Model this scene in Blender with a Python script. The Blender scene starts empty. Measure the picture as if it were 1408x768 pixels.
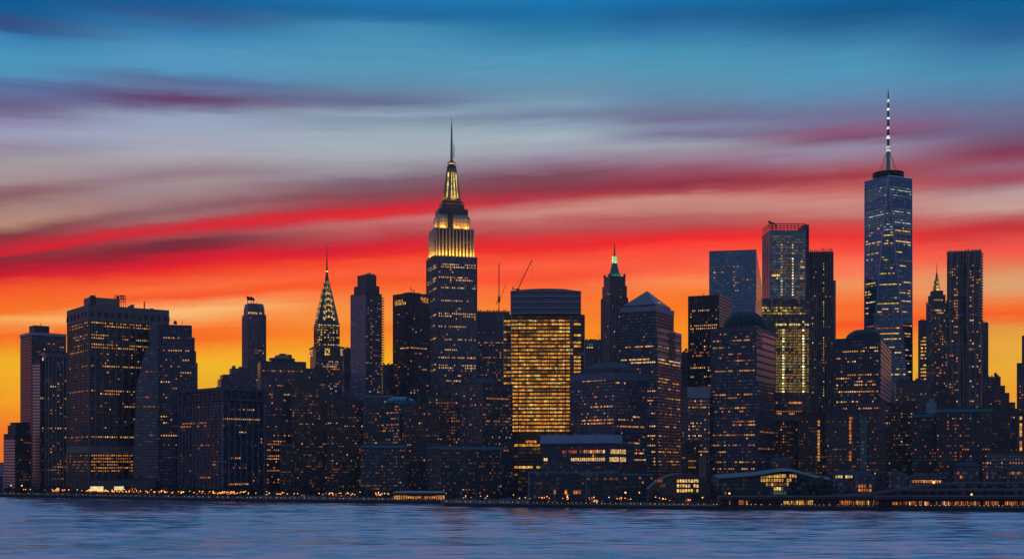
import bpy, bmesh, math, random
from mathutils import Vector, Matrix
R_ = math.radians
scene = bpy.context.scene
COL = scene.collection

# ---------------------------------------------------------------- camera
F, HZ, CX = 1800.0, 640.0, 704.0        # focal length, horizon row and centre column in photo pixels
HC, G = 35.0, 3.0                        # eye height above the water, height of the quay
cam_d = bpy.data.cameras.new("camera"); cam = bpy.data.objects.new("camera", cam_d); COL.objects.link(cam)
cam.location = (0, 0, HC); cam.rotation_euler = (R_(90), 0, 0)
cam_d.sensor_width = 36; cam_d.lens = 36 * F / 1408; cam_d.shift_y = (HZ - 384) / 1408
cam_d.clip_start = 1; cam_d.clip_end = 60000
scene.camera = cam
vs = scene.view_settings
vs.view_transform = 'Standard'; vs.look = 'None'; vs.exposure = 0; vs.gamma = 1; vs.use_curve_mapping = False
scene.cycles.max_bounces = 5; scene.cycles.diffuse_bounces = 2; scene.cycles.glossy_bounces = 3
scene.cycles.caustics_reflective = False; scene.cycles.caustics_refractive = False
scene.cycles.sample_clamp_indirect = 4

# ---------------------------------------------------------------- sky
def lin(c):
    f = lambda v: v / 12.92 if v <= .04045 else ((v + .055) / 1.055) ** 2.4
    return tuple(f(v / 255) for v in c[:3])
# the dusk sky seen along seven bearings: (row above the horizon as on the photo, colour)
SKY = {
 0: [(0,5,92,150),(12,20,90,145),(28,50,80,130),(38,48,85,140),(50,55,130,180),(80,75,150,190),(105,80,145,185),(115,85,110,155),(130,95,115,160),(147,105,95,135),(165,140,135,170),(185,155,160,185),(205,150,140,160),(225,165,155,160),(250,165,145,148),(262,150,110,118),(272,140,95,100),(290,165,130,125),(308,185,140,120),(322,125,52,57),(347,212,30,45),(355,130,40,50),(365,170,25,40),(380,220,25,40),(400,250,90,20),(428,255,120,10),(440,255,175,90),(450,255,150,60),(462,255,110,0),(495,250,180,0),(540,250,170,0),(600,250,115,0)],
 250: [(0,8,92,150),(20,50,90,140),(40,55,125,175),(70,80,150,190),(100,85,150,190),(112,85,110,155),(125,100,115,155),(139,100,62,105),(145,105,85,125),(160,150,165,190),(190,165,170,190),(215,170,165,175),(240,150,125,135),(255,165,145,148),(275,160,125,128),(287,140,95,100),(297,160,110,110),(305,190,60,65),(313,220,35,45),(325,170,65,70),(335,110,45,55),(345,140,30,45),(352,195,25,40),(364,228,25,40),(372,240,50,25),(395,255,110,50),(405,255,90,30),(428,255,195,120),(450,255,120,20),(462,255,108,0),(500,250,190,10),(540,235,170,20)],
 520: [(0,20,105,160),(20,35,105,155),(40,65,140,180),(70,80,150,185),(100,90,150,180),(120,95,140,170),(130,105,125,155),(140,100,110,145),(155,145,165,185),(165,130,150,170),(185,160,175,185),(205,165,175,185),(220,165,165,175),(235,150,145,155),(250,125,95,110),(265,135,75,85),(280,165,60,70),(290,225,35,45),(298,220,50,55),(307,200,110,110),(318,190,90,90),(330,190,60,65),(340,215,30,45),(350,235,40,35),(360,255,75,35),(375,255,95,50),(385,255,85,30),(420,255,140,50),(440,255,150,50),(455,255,130,20),(500,255,185,0),(540,250,190,10)],
 760: [(0,15,105,160),(40,40,120,165),(80,80,150,185),(110,95,150,180),(125,110,145,175),(145,125,155,180),(160,115,130,155),(172,140,160,180),(190,165,180,190),(210,160,160,175),(225,145,120,140),(240,125,75,90),(258,140,55,70),(270,175,55,65),(280,195,110,105),(292,205,140,130),(305,190,100,95),(318,190,75,75),(330,225,50,50),(340,240,40,35),(352,250,70,45),(365,255,95,55),(380,255,80,40),(400,255,110,50),(440,255,130,20),(460,255,140,0),(540,250,170,20)],
 930: [(0,10,98,152),(20,35,95,145),(40,45,115,165),(70,70,145,180),(100,85,150,180),(130,100,140,170),(150,110,125,155),(165,115,110,145),(175,130,140,165),(185,120,115,150),(200,155,160,175),(215,155,130,150),(230,150,90,110),(245,150,65,80),(255,140,50,70),(265,170,70,75),(275,205,140,130),(290,195,130,120),(300,185,100,95),(312,190,75,75),(320,210,55,55),(328,245,35,35),(335,255,60,45),(350,255,80,55),(370,255,100,60),(385,255,140,80),(400,255,125,40),(420,255,120,10),(440,255,140,0),(540,250,165,10)],
 1170: [(0,5,95,150),(20,20,85,135),(40,45,110,155),(70,70,140,180),(100,80,150,185),(130,95,140,175),(150,110,120,155),(165,120,110,145),(180,140,85,115),(190,125,80,110),(205,150,140,165),(220,155,120,140),(235,165,80,90),(245,160,60,70),(260,190,90,90),(275,205,140,130),(290,200,130,120),(305,200,85,80),(320,225,60,55),(330,240,50,40),(345,250,80,60),(360,255,110,75),(375,255,130,85),(390,245,150,90),(405,255,130,60),(420,255,110,40),(440,255,110,20),(450,255,80,20),(465,255,130,0),(500,250,170,30),(540,250,175,20)],
 1390: [(0,5,95,152),(30,25,95,145),(50,45,100,150),(70,60,120,165),(100,75,140,175),(130,90,130,165),(150,105,115,150),(170,110,105,140),(190,115,90,120),(205,130,60,85),(215,145,70,90),(230,150,100,120),(245,165,70,85),(255,165,120,130),(270,190,155,150),(285,200,160,150),(300,190,95,90),(312,200,45,50),(325,225,70,60),(340,245,85,65),(355,240,110,75),(375,225,150,100),(395,225,165,110),(410,240,140,80),(425,250,115,40),(435,255,95,10),(450,235,150,60),(470,240,170,50),(500,240,175,40),(530,245,165,20),(600,245,140,10)],
}
UP = {0:347, 250:313, 520:290, 760:264, 930:255, 1170:243, 1390:228}      # the upper red band of cloud
LO = {0:386, 250:366, 520:346, 760:340, 930:329, 1170:330, 1390:316}      # the lower one
XS = sorted(SKY)
world = bpy.data.worlds.new("World"); scene.world = world; world.use_nodes = True
nt = world.node_tree; nt.nodes.clear()
def nd(t, kind, **kw):
    n = t.nodes.new(kind)
    for k, v in kw.items(): setattr(n, k, v)
    return n
def setin(t, sock, v):
    if hasattr(v, 'is_linked') or isinstance(v, bpy.types.NodeSocket): t.links.new(v, sock)
    else: sock.default_value = v
def mth(t, op, a, b=None, c=None, clamp=False):
    n = nd(t, 'ShaderNodeMath', operation=op, use_clamp=clamp)
    for i, v in enumerate((a, b, c)):
        if v is not None: setin(t, n.inputs[i], v)
    return n.outputs[0]
def mrange(t, v, a, b, c=0., d=1., mode='LINEAR'):
    n = nd(t, 'ShaderNodeMapRange', interpolation_type=mode)
    for i, x in enumerate((v, a, b, c, d)): setin(t, n.inputs[i], x)
    return n.outputs[0]
def mixc(t, f, a, b, blend='MIX'):
    n = nd(t, 'ShaderNodeMix', data_type='RGBA', blend_type=blend)
    setin(t, n.inputs['Factor'], f)
    for s, v in ((n.inputs[6], a), (n.inputs[7], b)):
        if isinstance(v, bpy.types.NodeSocket): t.links.new(v, s)
        else: s.default_value = tuple(v[:3]) + (1,)
    return n.outputs[2]
def noise(t, vec, scale, detail=3, rough=.55, dim='3D'):
    n = nd(t, 'ShaderNodeTexNoise', noise_dimensions=dim)
    t.links.new(vec, n.inputs['Vector']); n.inputs['Scale'].default_value = scale
    n.inputs['Detail'].default_value = detail; n.inputs['Roughness'].default_value = rough
    return n.outputs[0]
def comb(t, x, y, z=0.):
    n = nd(t, 'ShaderNodeCombineXYZ')
    for i, v in enumerate((x, y, z)): setin(t, n.inputs[i], v)
    return n.outputs[0]
def ramp(t, fac, stops):
    n = nd(t, 'ShaderNodeValToRGB'); cr = n.color_ramp; cr.interpolation = 'LINEAR'
    stops = sorted(stops)[:32]
    cr.elements[0].position, cr.elements[0].color = stops[0][0], tuple(stops[0][1]) + (1,)
    cr.elements[1].position, cr.elements[1].color = stops[-1][0], tuple(stops[-1][1]) + (1,)
    for p, c in stops[1:-1]:
        e = cr.elements.new(p); e.color = tuple(c) + (1,)
    setin(t, n.inputs[0], fac); return n.outputs[0]
tc = nd(nt, 'ShaderNodeTexCoord'); sx = nd(nt, 'ShaderNodeSeparateXYZ'); nt.links.new(tc.outputs['Generated'], sx.inputs[0])
dx, dy, dz = sx.outputs
az = mth(nt, 'ARCTAN2', dx, dy)
hor = mth(nt, 'SQRT', mth(nt, 'ADD', mth(nt, 'MULTIPLY', dx, dx), mth(nt, 'MULTIPLY', dy, dy)))
tel = mth(nt, 'DIVIDE', dz, mth(nt, 'MAXIMUM', hor, .001))
# long thin streaks: the cloud sheet is drawn out along the bearing, slightly tilted
tilt = mth(nt, 'SUBTRACT', tel, mth(nt, 'MULTIPLY', az, .035))
w1 = noise(nt, comb(nt, mth(nt, 'MULTIPLY', az, 4.5), mth(nt, 'MULTIPLY', tilt, 26.), 3.1), 1.0, 4, .55)
w2 = noise(nt, comb(nt, mth(nt, 'MULTIPLY', az, 9.), mth(nt, 'MULTIPLY', tilt, 120.), 7.7), 1.0, 7, .66)
row = mth(nt, 'SUBTRACT', HZ, mth(nt, 'MULTIPLY', tel, F))
row = mth(nt, 'ADD', row, mth(nt, 'MULTIPLY', mth(nt, 'SUBTRACT', w1, .5), 19.))
row = mth(nt, 'ADD', row, mth(nt, 'MULTIPLY', mth(nt, 'SUBTRACT', w2, .5), 16.))
azs = [math.atan((x - CX) / F) for x in XS]
kk = [math.sqrt(1 + ((x - CX) / F) ** 2) for x in XS]
cv = lambda y, i: HZ - (HZ - y) / kk[i]
w4 = noise(nt, comb(nt, mth(nt, 'MULTIPLY', az, 30.), mth(nt, 'MULTIPLY', tilt, 150.), 2.2), 1.0, 6, .65)
row = mth(nt, 'ADD', row, mth(nt, 'MULTIPLY', mth(nt, 'SUBTRACT', w4, .5), 11.))
afac = mrange(nt, az, azs[0], azs[-1])
def curve(tab):
    n = nd(nt, 'ShaderNodeFloatCurve'); c = n.mapping.curves[0]
    pts = [((azs[i] - azs[0]) / (azs[-1] - azs[0]), cv(tab[x], i) / HZ) for i, x in enumerate(XS)]
    c.points[0].location = pts[0]; c.points[1].location = pts[-1]
    for p in pts[1:-1]: c.points.new(*p)
    n.mapping.update(); nt.links.new(afac, n.inputs['Value'])
    return mth(nt, 'MULTIPLY', n.outputs[0], HZ)
KA, KB, KT = 270., 340., 120.
A, B = curve(UP), curve(LO)
yw = mth(nt, 'MINIMUM', row, KT)
yw = mth(nt, 'ADD', yw, mrange(nt, row, KT, A, 0., KA - KT))
yw = mth(nt, 'ADD', yw, mrange(nt, row, A, B, 0., KB - KA))
yw = mth(nt, 'ADD', yw, mrange(nt, row, B, HZ, 0., HZ - KB))
fac = mth(nt, 'DIVIDE', yw, HZ)
def warp(y, i, x):
    a, b = cv(UP[x], i), cv(LO[x], i); y = cv(y, i); c = lambda v: min(1, max(0, v))
    return min(y, KT) + c((y - KT) / (a - KT)) * (KA - KT) + c((y - a) / (b - a)) * (KB - KA) + c((y - b) / (HZ - b)) * (HZ - KB)
sky = None
for i, x in enumerate(XS):
    c = ramp(nt, fac, [(max(0, warp(s[0], i, x)) / HZ, lin(s[1:])) for s in SKY[x]])
    sky = c if sky is None else mixc(nt, mrange(nt, az, azs[i - 1], azs[i], mode='SMOOTHSTEP'), sky, c)
w3 = noise(nt, comb(nt, mth(nt, 'MULTIPLY', az, 14.), mth(nt, 'MULTIPLY', tilt, 260.), 1.7), 1.0, 7, .68)
lumw = mth(nt, 'ADD', .89, mth(nt, 'MULTIPLY', w3, .22))
sky = mixc(nt, 1., sky, comb(nt, lumw, lumw, lumw), 'MULTIPLY')
# higher up, and all round the back: dusk blue
up = ramp(nt, mrange(nt, tel, .34, 2.2), [(0, lin((8, 98, 160))), (.012, lin((42, 138, 200))), (.026, lin((84, 170, 236))), (.042, lin((104, 172, 240))), (.065, lin((146, 174, 238))), (.1, lin((205, 182, 230))), (.3, lin((152, 178, 230))), (1, lin((108, 142, 205)))])
sky = mixc(nt, mrange(nt, tel, .335, .37), sky, up)
back = ramp(nt, mrange(nt, tel, 0., 1.6), [(0, lin((118, 104, 110))), (.1, lin((106, 108, 130))), (.4, lin((80, 114, 160))), (1, lin((96, 130, 190)))])
aabs = mth(nt, 'ABSOLUTE', az)
side = ramp(nt, mrange(nt, tel, 0., .5), [(0, lin((200, 105, 70))), (.18, lin((205, 110, 95))), (.45, lin((150, 115, 140))), (1, lin((95, 165, 225)))])
sky = mixc(nt, mrange(nt, aabs, .42, .75, mode='SMOOTHSTEP'), sky, side)
sky = mixc(nt, mrange(nt, aabs, 1.05, 1.9, mode='SMOOTHSTEP'), sky, back)
bg = nd(nt, 'ShaderNodeBackground'); nt.links.new(sky, bg.inputs[0]); bg.inputs[1].default_value = 1.0
wo = nd(nt, 'ShaderNodeOutputWorld'); nt.links.new(bg.outputs[0], wo.inputs[0])

# ---------------------------------------------------------------- sun: just above the horizon behind the city
sd = bpy.data.lights.new("sun", 'SUN'); sun = bpy.data.objects.new("sun", sd); COL.objects.link(sun)
sd.energy = .12; sd.color = (1, .5, .2); sd.angle = R_(3)
sun.rotation_euler = Vector((.12, -1, -.035)).to_track_quat('-Z', 'Y').to_euler()

# ---------------------------------------------------------------- helpers
RNG = random.Random(7)
U = lambda px: (px - CX) / F
def Z(py, Y): return HC + (HZ - py) / F * Y          # world height seen on row py at depth Y
def PX(px, Y): return U(px) * Y
MATS = {}
def mat(name, base, rough=.8, metal=0., var=.25, scale=.08, spec=.5):
    if name in MATS: return MATS[name]
    m = bpy.data.materials.new(name); m.use_nodes = True; t = m.node_tree; p = t.nodes['Principled BSDF']
    tcn = nd(t, 'ShaderNodeTexCoord')
    n = noise(t, tcn.outputs['Object'], scale, 4, .6)
    c = mixc(t, n, tuple(v * (1 - var) for v in base), tuple(v * (1 + var) for v in base))
    t.links.new(c, p.inputs['Base Color']); p.inputs['Roughness'].default_value = rough
    p.inputs['Metallic'].default_value = metal; p.inputs['Specular IOR Level'].default_value = spec
    MATS[name] = m; return m
def emis(name, col, s, var=.8, lamp=False):
    if name in MATS: return MATS[name]
    m = bpy.data.materials.new(name); m.use_nodes = True; t = m.node_tree; t.nodes.clear()
    g = nd(t, 'ShaderNodeNewGeometry'); e = nd(t, 'ShaderNodeEmission'); o = nd(t, 'ShaderNodeOutputMaterial')
    n1 = noise(t, g.outputs['Position'], .33, 2, .6)
    vm = nd(t, 'ShaderNodeVectorMath', operation='FLOOR'); sc = nd(t, 'ShaderNodeVectorMath', operation='SCALE'); sc.inputs['Scale'].default_value = .45
    t.links.new(g.outputs['Position'], sc.inputs[0]); t.links.new(sc.outputs[0], vm.inputs[0])
    wn = nd(t, 'ShaderNodeTexWhiteNoise'); t.links.new(vm.outputs[0], wn.inputs['Vector'])
    k = mth(t, 'ADD', mth(t, 'MULTIPLY', n1, var * .7), mth(t, 'MULTIPLY', mth(t, 'POWER', wn.outputs[0], 2.), var * 1.5))
    k = mth(t, 'MULTIPLY', mth(t, 'ADD', k, 1 - .95 * var), s)
    e.inputs[0].default_value = tuple(col) + (1,); t.links.new(k, e.inputs[1]); t.links.new(e.outputs[0], o.inputs[0])
    m.cycles.emission_sampling = 'AUTO' if lamp else 'NONE'
    MATS[name] = m; return m
LIT = {'w': ((1, .56, .22), .85), 'a': ((1, .42, .10), .66), 'o': ((1, .28, .06), .52), 'r': ((1, .17, .04), .36), 'd': ((1, .42, .15), .13),
       'c': ((.75, .85, .95), .42), 'y': ((1, .36, .03), .66), 'g': ((1, .72, .19), .9), 'q': ((1, .82, .42), 1.9), 'e': ((.45, .7, .6), .16), 'k': ((1, .58, .11), .75), 't': ((.65, .78, .8), .09),
       'v': ((1, .78, .5), .42), 'h': ((1, .70, .24), .17), 'p': ((1, .80, .34), .85), 'P': ((1, .88, .72), .8), 'z': ((1, .40, .05), .22)}
def lm(k): return emis('lit_window_' + ('panel_' if k in 'pP' else '') + k.lower(), LIT[k][0], LIT[k][1], .3 if k in 'pP' else .8)
def facade(wall, glass, bay=3., fl=3.6, wf=.7, hf=.55, metal=.5, rough=.12, wrough=.75, wmetal=0., glow=.055, gvar=.5):
    """walls with a grid of dark panes: cells of bay x fl metres, in the building's own coordinates"""
    key = ('facade', wall, glass, bay, fl, wf, hf, metal, rough, wrough, wmetal, glow, gvar)
    if key in MATS: return MATS[key]
    m = bpy.data.materials.new('facade'); m.use_nodes = True; t = m.node_tree; p = t.nodes['Principled BSDF']
    tcn = nd(t, 'ShaderNodeTexCoord'); s = nd(t, 'ShaderNodeSeparateXYZ'); t.links.new(tcn.outputs['Object'], s.inputs[0])
    sn = nd(t, 'ShaderNodeSeparateXYZ'); t.links.new(tcn.outputs['Normal'], sn.inputs[0])
    isx = mth(t, 'GREATER_THAN', mth(t, 'ABSOLUTE', sn.outputs[0]), .6)
    u = mth(t, 'ADD', mth(t, 'MULTIPLY', isx, s.outputs[1]), mth(t, 'MULTIPLY', mth(t, 'SUBTRACT', 1., isx), s.outputs[0]))
    cu, cz = mth(t, 'DIVIDE', u, bay), mth(t, 'DIVIDE', s.outputs[2], fl)
    fu, fz = mth(t, 'FRACT', cu), mth(t, 'FRACT', cz)
    inu = mth(t, 'LESS_THAN', mth(t, 'ABSOLUTE', mth(t, 'SUBTRACT', fu, .5)), wf / 2)
    inz = mth(t, 'LESS_THAN', mth(t, 'ABSOLUTE', mth(t, 'SUBTRACT', fz, .55)), hf / 2)
    flat = mth(t, 'LESS_THAN', mth(t, 'ABSOLUTE', sn.outputs[2]), .7)
    win = mth(t, 'MULTIPLY', mth(t, 'MULTIPLY', inu, inz), flat)
    wn = nd(t, 'ShaderNodeTexWhiteNoise')
    t.links.new(comb(t, mth(t, 'FLOOR', cu), mth(t, 'FLOOR', cz), isx), wn.inputs['Vector']); rnd = wn.outputs[0]
    n = noise(t, tcn.outputs['Object'], .05, 4, .6)
    n2 = noise(t, tcn.outputs['Object'], .9, 3, .6)
    k = mth(t, 'ADD', .6, mth(t, 'ADD', mth(t, 'MULTIPLY', n, .5), mth(t, 'MULTIPLY', n2, .3)))
    wc = mixc(t, 1., wall, comb(t, k, k, k), 'MULTIPLY')
    gk = mth(t, 'ADD', 1 - gvar / 2, mth(t, 'MULTIPLY', rnd, gvar))
    gc = mixc(t, 1., glass, comb(t, gk, gk, gk), 'MULTIPLY')
    t.links.new(mixc(t, win, wc, gc), p.inputs['Base Color'])
    t.links.new(mth(t, 'ADD', wrough, mth(t, 'MULTIPLY', win, mth(t, 'ADD', rough - wrough, mth(t, 'MULTIPLY', rnd, .08)))), p.inputs['Roughness'])
    t.links.new(mth(t, 'ADD', wmetal, mth(t, 'MULTIPLY', win, metal - wmetal)), p.inputs['Metallic'])
    # a few rooms with a faint light behind the glass
    s2 = nd(t, 'ShaderNodeSeparateColor'); t.links.new(wn.outputs['Color'], s2.inputs[0])
    dimw = mth(t, 'MULTIPLY', win, mth(t, 'MULTIPLY', mrange(t, rnd, .62, 1., 0., 1.), mth(t, 'MULTIPLY', s2.outputs[1], glow)))
    t.links.new(mixc(t, s2.outputs[2], (1, .5, .22), (.55, .75, 1)), p.inputs['Emission Color']); t.links.new(dimw, p.inputs['Emission Strength'])
    m.cycles.emission_sampling = 'NONE'
    MATS[key] = m; return m

class MB:
    """collects boxes and prisms of ONE part"""
    def __init__(s): s.v = []; s.f = []; s.m = []
    def box(s, x0, x1, y0, y1, z0, z1, mi=0):
        n = len(s.v)
        s.v += [(x0,y0,z0),(x1,y0,z0),(x1,y1,z0),(x0,y1,z0),(x0,y0,z1),(x1,y0,z1),(x1,y1,z1),(x0,y1,z1)]
        for q in ((0,3,2,1),(4,5,6,7),(0,1,5,4),(1,2,6,5),(2,3,7,6),(3,0,4,7)): s.f.append(tuple(n + i for i in q)); s.m.append(mi)
        return s
    def loft(s, secs, mi=0, cap=True):
        """secs: list of (list of (x,y), z) with equal counts"""
        n0 = len(s.v); k = len(secs[0][0])
        for pts, z in secs: s.v += [(x, y, z) if not isinstance(z, (list, tuple)) else (x, y, z[i]) for i, (x, y) in enumerate(pts)]
        for j in range(len(secs) - 1):
            for i in range(k):
                a, b = n0 + j*k + i, n0 + j*k + (i+1) % k
                s.f.append((a, b, b + k, a + k)); s.m.append(mi)
        if cap:
            s.f.append(tuple(n0 + i for i in reversed(range(k)))); s.m.append(mi)
            s.f.append(tuple(n0 + (len(secs)-1)*k + i for i in range(k))); s.m.append(mi)
        return s
    def bar(s, a, b, r, mi=0, n=4, r2=None):
        a, b = Vector(a), Vector(b); d = (b - a).normalized()
        x = d.orthogonal().normalized(); y = d.cross(x); n0 = len(s.v); r2 = r if r2 is None else r2
        for c, rr in ((a, r), (b, r2)):
            for i in range(n):
                q = 2*math.pi*(i+.5)/n; s.v.append(tuple(c + x*rr*math.cos(q) + y*rr*math.sin(q)))
        for i in range(n): s.f.append((n0+i, n0+(i+1) % n, n0+n+(i+1) % n, n0+n+i)); s.m.append(mi)
        s.f.append(tuple(n0+i for i in reversed(range(n)))); s.f.append(tuple(n0+n+i for i in range(n))); s.m += [mi, mi]
        return s
    def build(s, name, mats, parent=None):
        me = bpy.data.meshes.new(name); me.from_pydata(s.v, [], s.f)
        for m in (mats if isinstance(mats, (list, tuple)) else [mats]): me.materials.append(m)
        me.polygons.foreach_set('material_index', s.m); me.update()
        o = bpy.data.objects.new(name, me); COL.objects.link(o)
        if parent is not None: o.parent = parent
        return o
def ring(r, n, ry=None, ph=.5):
    ry = r if ry is None else ry
    return [(r*math.cos(2*math.pi*(i+ph)/n), ry*math.sin(2*math.pi*(i+ph)/n)) for i in range(n)]
def rect(hx, hy, ch=0.):
    if ch <= 0: return [(-hx,-hy),(hx,-hy),(hx,hy),(-hx,hy)]
    return [(-hx+ch,-hy),(hx-ch,-hy),(hx,-hy+ch),(hx,hy-ch),(hx-ch,hy),(-hx+ch,hy),(-hx,hy-ch),(-hx,-hy+ch)]
def tag(o, label=None, cat=None, group=None, kind=None):
    for k, v in (('label', label), ('category', cat), ('group', group), ('kind', kind)):
        if v: o[k] = v
    return o
def empty(name, loc, rz=0.):
    o = bpy.data.objects.new(name, None); COL.objects.link(o); o.location = loc; o.rotation_euler = (0, 0, rz); o.empty_display_size = 2
    return o
def dup(root, loc, rz=0., label=None, scale=None):
    r = root.copy(); COL.objects.link(r); r.location = loc; r.rotation_euler = (0, 0, rz)
    if label: r['label'] = label
    if scale: r.scale = scale
    for ch in list(root.children):
        c = ch.copy(); COL.objects.link(c); c.parent = r
        for g in list(ch.children):
            d = g.copy(); COL.objects.link(d); d.parent = c
    return r
PANE = {}
def pane_mesh(k):
    """a unit pane of lit glass, 0..1 by 0..1, standing proud of its wall"""
    if k not in PANE:
        b = MB().box(0, 1, 0, 1, -1, .6)
        me = bpy.data.meshes.new('window'); me.from_pydata(b.v, [], b.f); me.materials.append(lm(k)); me.update(); PANE[k] = me
    return PANE[k]

class Face:
    def __init__(s, b, P0, eu, ev=(0, 0, 1)):
        s.b, s.P, s.eu, s.ev = b, Vector(P0), Vector(eu), Vector(ev); s.n = s.eu.cross(s.ev)
    def uv(s, px, py):
        """where the sight line through (px, py) meets this wall, in the wall's own metres"""
        rot = Matrix.Rotation(s.b.th, 3, 'Z'); O = rot @ s.P + s.b.C; a, b = rot @ s.eu, rot @ s.ev
        d = Vector((U(px), 1, (HZ - py) / F)); cam_p = Vector((0, 0, HC)); n = a.cross(b)
        q = cam_p + d * ((O - cam_p).dot(n) / d.dot(n)) - O
        return q.dot(a), q.dot(b)

class Bld:
    def __init__(s, name, label, cat, xc, Y, th=0., bay=3., fl=3.6, wf=.7, hf=.55, group=None, base=G, depth_off=0.):
        s.th = R_(th) if th is not None else 0.; s.uc = U(xc); s.Y = Y; s.C = Vector((s.uc * Y, Y, base)); s.base = base
        s.bay, s.fl, s.wf, s.hf = bay, fl, wf, hf
        s.root = empty(name, s.C, s.th); tag(s.root, label, cat, group); s.lit = []
    def R(s, px): u = U(px); return (u - s.uc) * s.Y / (math.cos(s.th) - u * math.sin(s.th))
    def L(s, px): u = U(px); return (u - s.uc) * s.Y / (-math.sin(s.th) - u * math.cos(s.th))
    def z(s, py, Y=None): return Z(py, s.Y if Y is None else Y) - s.base
    def fR(s, y=0.): return Face(s, (0, y, 0), (1, 0, 0))
    def fL(s, x=0.): return Face(s, (x, 0, 0), (0, -1, 0))
    def cells(s, face, x0, y0, x1, y1, lim=None):
        a = face.uv(x0, y0); b = face.uv(x1, y1)
        u0, u1 = sorted((a[0], b[0])); v0, v1 = sorted((a[1], b[1]))
        if lim: u0, u1 = max(u0, lim[0]), min(u1, lim[1])
        i0, i1 = math.ceil(u0 / s.bay - .15), math.floor(u1 / s.bay + .15); j0, j1 = round(v0 / s.fl), round(v1 / s.fl)
        return range(i0, i1), range(j0, max(j1, j0 + 1))
    def add(s, face, i, j, k, wf=None, hf=None):
        wf, hf = wf or s.wf * .88, hf or s.hf * .86
        s.lit.append((face, (i + .5 - wf/2) * s.bay, (j + .55 - hf/2) * s.fl, wf * s.bay, hf * s.fl, k))
    def row(s, face, y, x0, x1, dens=.8, ks='a', rng=RNG, wf=None, hf=None):
        f = getattr(s, face)() if isinstance(face, str) else face
        v = f.uv((x0 + x1) / 2, y)[1]; j = math.floor(v / s.fl)
        ii, _ = s.cells(f, x0, y, x1, y)
        run = rng.random() < dens
        for i in ii:
            if rng.random() < .3: run = rng.random() < dens       # lit rooms come in runs
            if run and rng.random() < .93: s.add(f, i, j, rng.choice(ks), wf, hf)
    def scat(s, face, x0, y0, x1, y1, p, ks='o', rng=RNG, wf=None, hf=None, rowvar=True):
        f = getattr(s, face)() if isinstance(face, str) else face
        ii, jj = s.cells(f, x0, y0, x1, y1)
        for j in jj:
            q = p * (rng.choice((.25, .5, 1, 1, 2.2)) if rowvar else 1); k = rng.choice(ks); last = False
            for i in ii:
                last = rng.random() < (q + (.18 * min(1, q * 3) if last else 0))
                if last: s.add(f, i, j, k if rng.random() < .6 else rng.choice(ks), wf, hf)
    def box(s, name, m, x0, x1, y0, y1, z0, z1, parent=None):
        return MB().box(x0, x1, y0, y1, z0, z1).build(name, m, parent or s.root)
    def done(s):
        if not s.lit: return s
        seen = {}
        for w in s.lit: seen[(w[0].P[:], w[0].eu[:], round(w[1] + w[3] / 2, 1), round(w[2] + w[4] / 2, 1))] = w
        L = list(seen.values()); RNG.shuffle(L)
        L.sort(key=lambda w: -round(w[3] * w[4], 1))
        solo, rest = (L, []) if len(L) <= 100 else (L[:100], L[100:])
        for f, u, v, w, h, k in solo:
            o = bpy.data.objects.new('window', pane_mesh(k)); COL.objects.link(o); o.parent = s.root
            p = f.P + f.eu * u + f.ev * v; a, b, n = f.eu * w, f.ev * h, f.n * .1
            o.matrix_basis = Matrix(((a.x, b.x, n.x, p.x), (a.y, b.y, n.y, p.y), (a.z, b.z, n.z, p.z), (0, 0, 0, 1)))
        if rest:
            mb = MB(); ks = sorted({w[5] for w in rest})
            for f, u, v, w, h, k in rest:
                n0 = len(mb.v); mi = ks.index(k)
                for dn in (-.1, .06):
                    for du, dv in ((0, 0), (w, 0), (w, h), (0, h)): mb.v.append(tuple(f.P + f.eu * (u + du) + f.ev * (v + dv) + f.n * dn))
                for q in ((4,5,6,7),(0,1,5,4),(1,2,6,5),(2,3,7,6),(3,0,4,7)): mb.f.append(tuple(n0 + i for i in q)); mb.m.append(mi)
            tag(mb.build('window', [lm(k) for k in ks], s.root), kind='stuff')
        return s
def ribs(mb, face, a, b, z0, z1, step, w, proud, mi=1, base=0.):
    """upright piers on wall R (y = base) or L (x = base)"""
    n = max(1, round((b - a) / step)); st = (b - a) / n
    for i in range(n + 1):
        c = a + i * st; lo, hi = (c, c + w) if i == 0 else (c - w, c) if i == n else (c - w/2, c + w/2)
        if face == 'R': mb.box(lo, hi, base - proud, base + .04, z0, z1, mi)
        else: mb.box(base - proud, base + .04, max(lo, a + .05), hi, z0, z1, mi)
def bands(mb, x1, y1, zs, h, proud, mi=1, x0=0., y0=0., left=True):
    for z in zs:
        mb.box(x0 - proud, x1, y0 - proud, y0 + .04, z, z + h, mi)
        if left: mb.box(x0 - proud, x0 + .04, y0 + .04, y1, z, z + h, mi)

# ---------------------------------------------------------------- water, quay and ground
def ground_pt(px, py): Y = HC * F / (py - HZ); return (PX(px, Y), Y)
SHORE = [(-420, 680), (0, 682.5), (100, 684.5), (235, 687.5), (350, 689.5), (470, 691), (605, 692), (612, 695.5), (700, 697), (820, 698.3), (940, 700), (1180, 701.3), (1408, 702.7), (1800, 704)]
shore = [ground_pt(*p) for p in SHORE]
wm = bpy.data.materials.new('water'); wm.use_nodes = True; t = wm.node_tree; p = t.nodes['Principled BSDF']
g = nd(t, 'ShaderNodeNewGeometry'); s3 = nd(t, 'ShaderNodeSeparateXYZ'); t.links.new(g.outputs['Position'], s3.inputs[0])
wx, wy = s3.outputs[0], s3.outputs[1]
wn = lambda sx_, sy_, o, dt=4: noise(t, comb(t, mth(t, 'MULTIPLY', wx, sx_), mth(t, 'MULTIPLY', wy, sy_), o), 1., dt, .62)
big, mid, fine = wn(.003, .014, 0.), wn(.014, .055, 4., 5), wn(.05, .13, 9., 6)
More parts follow.
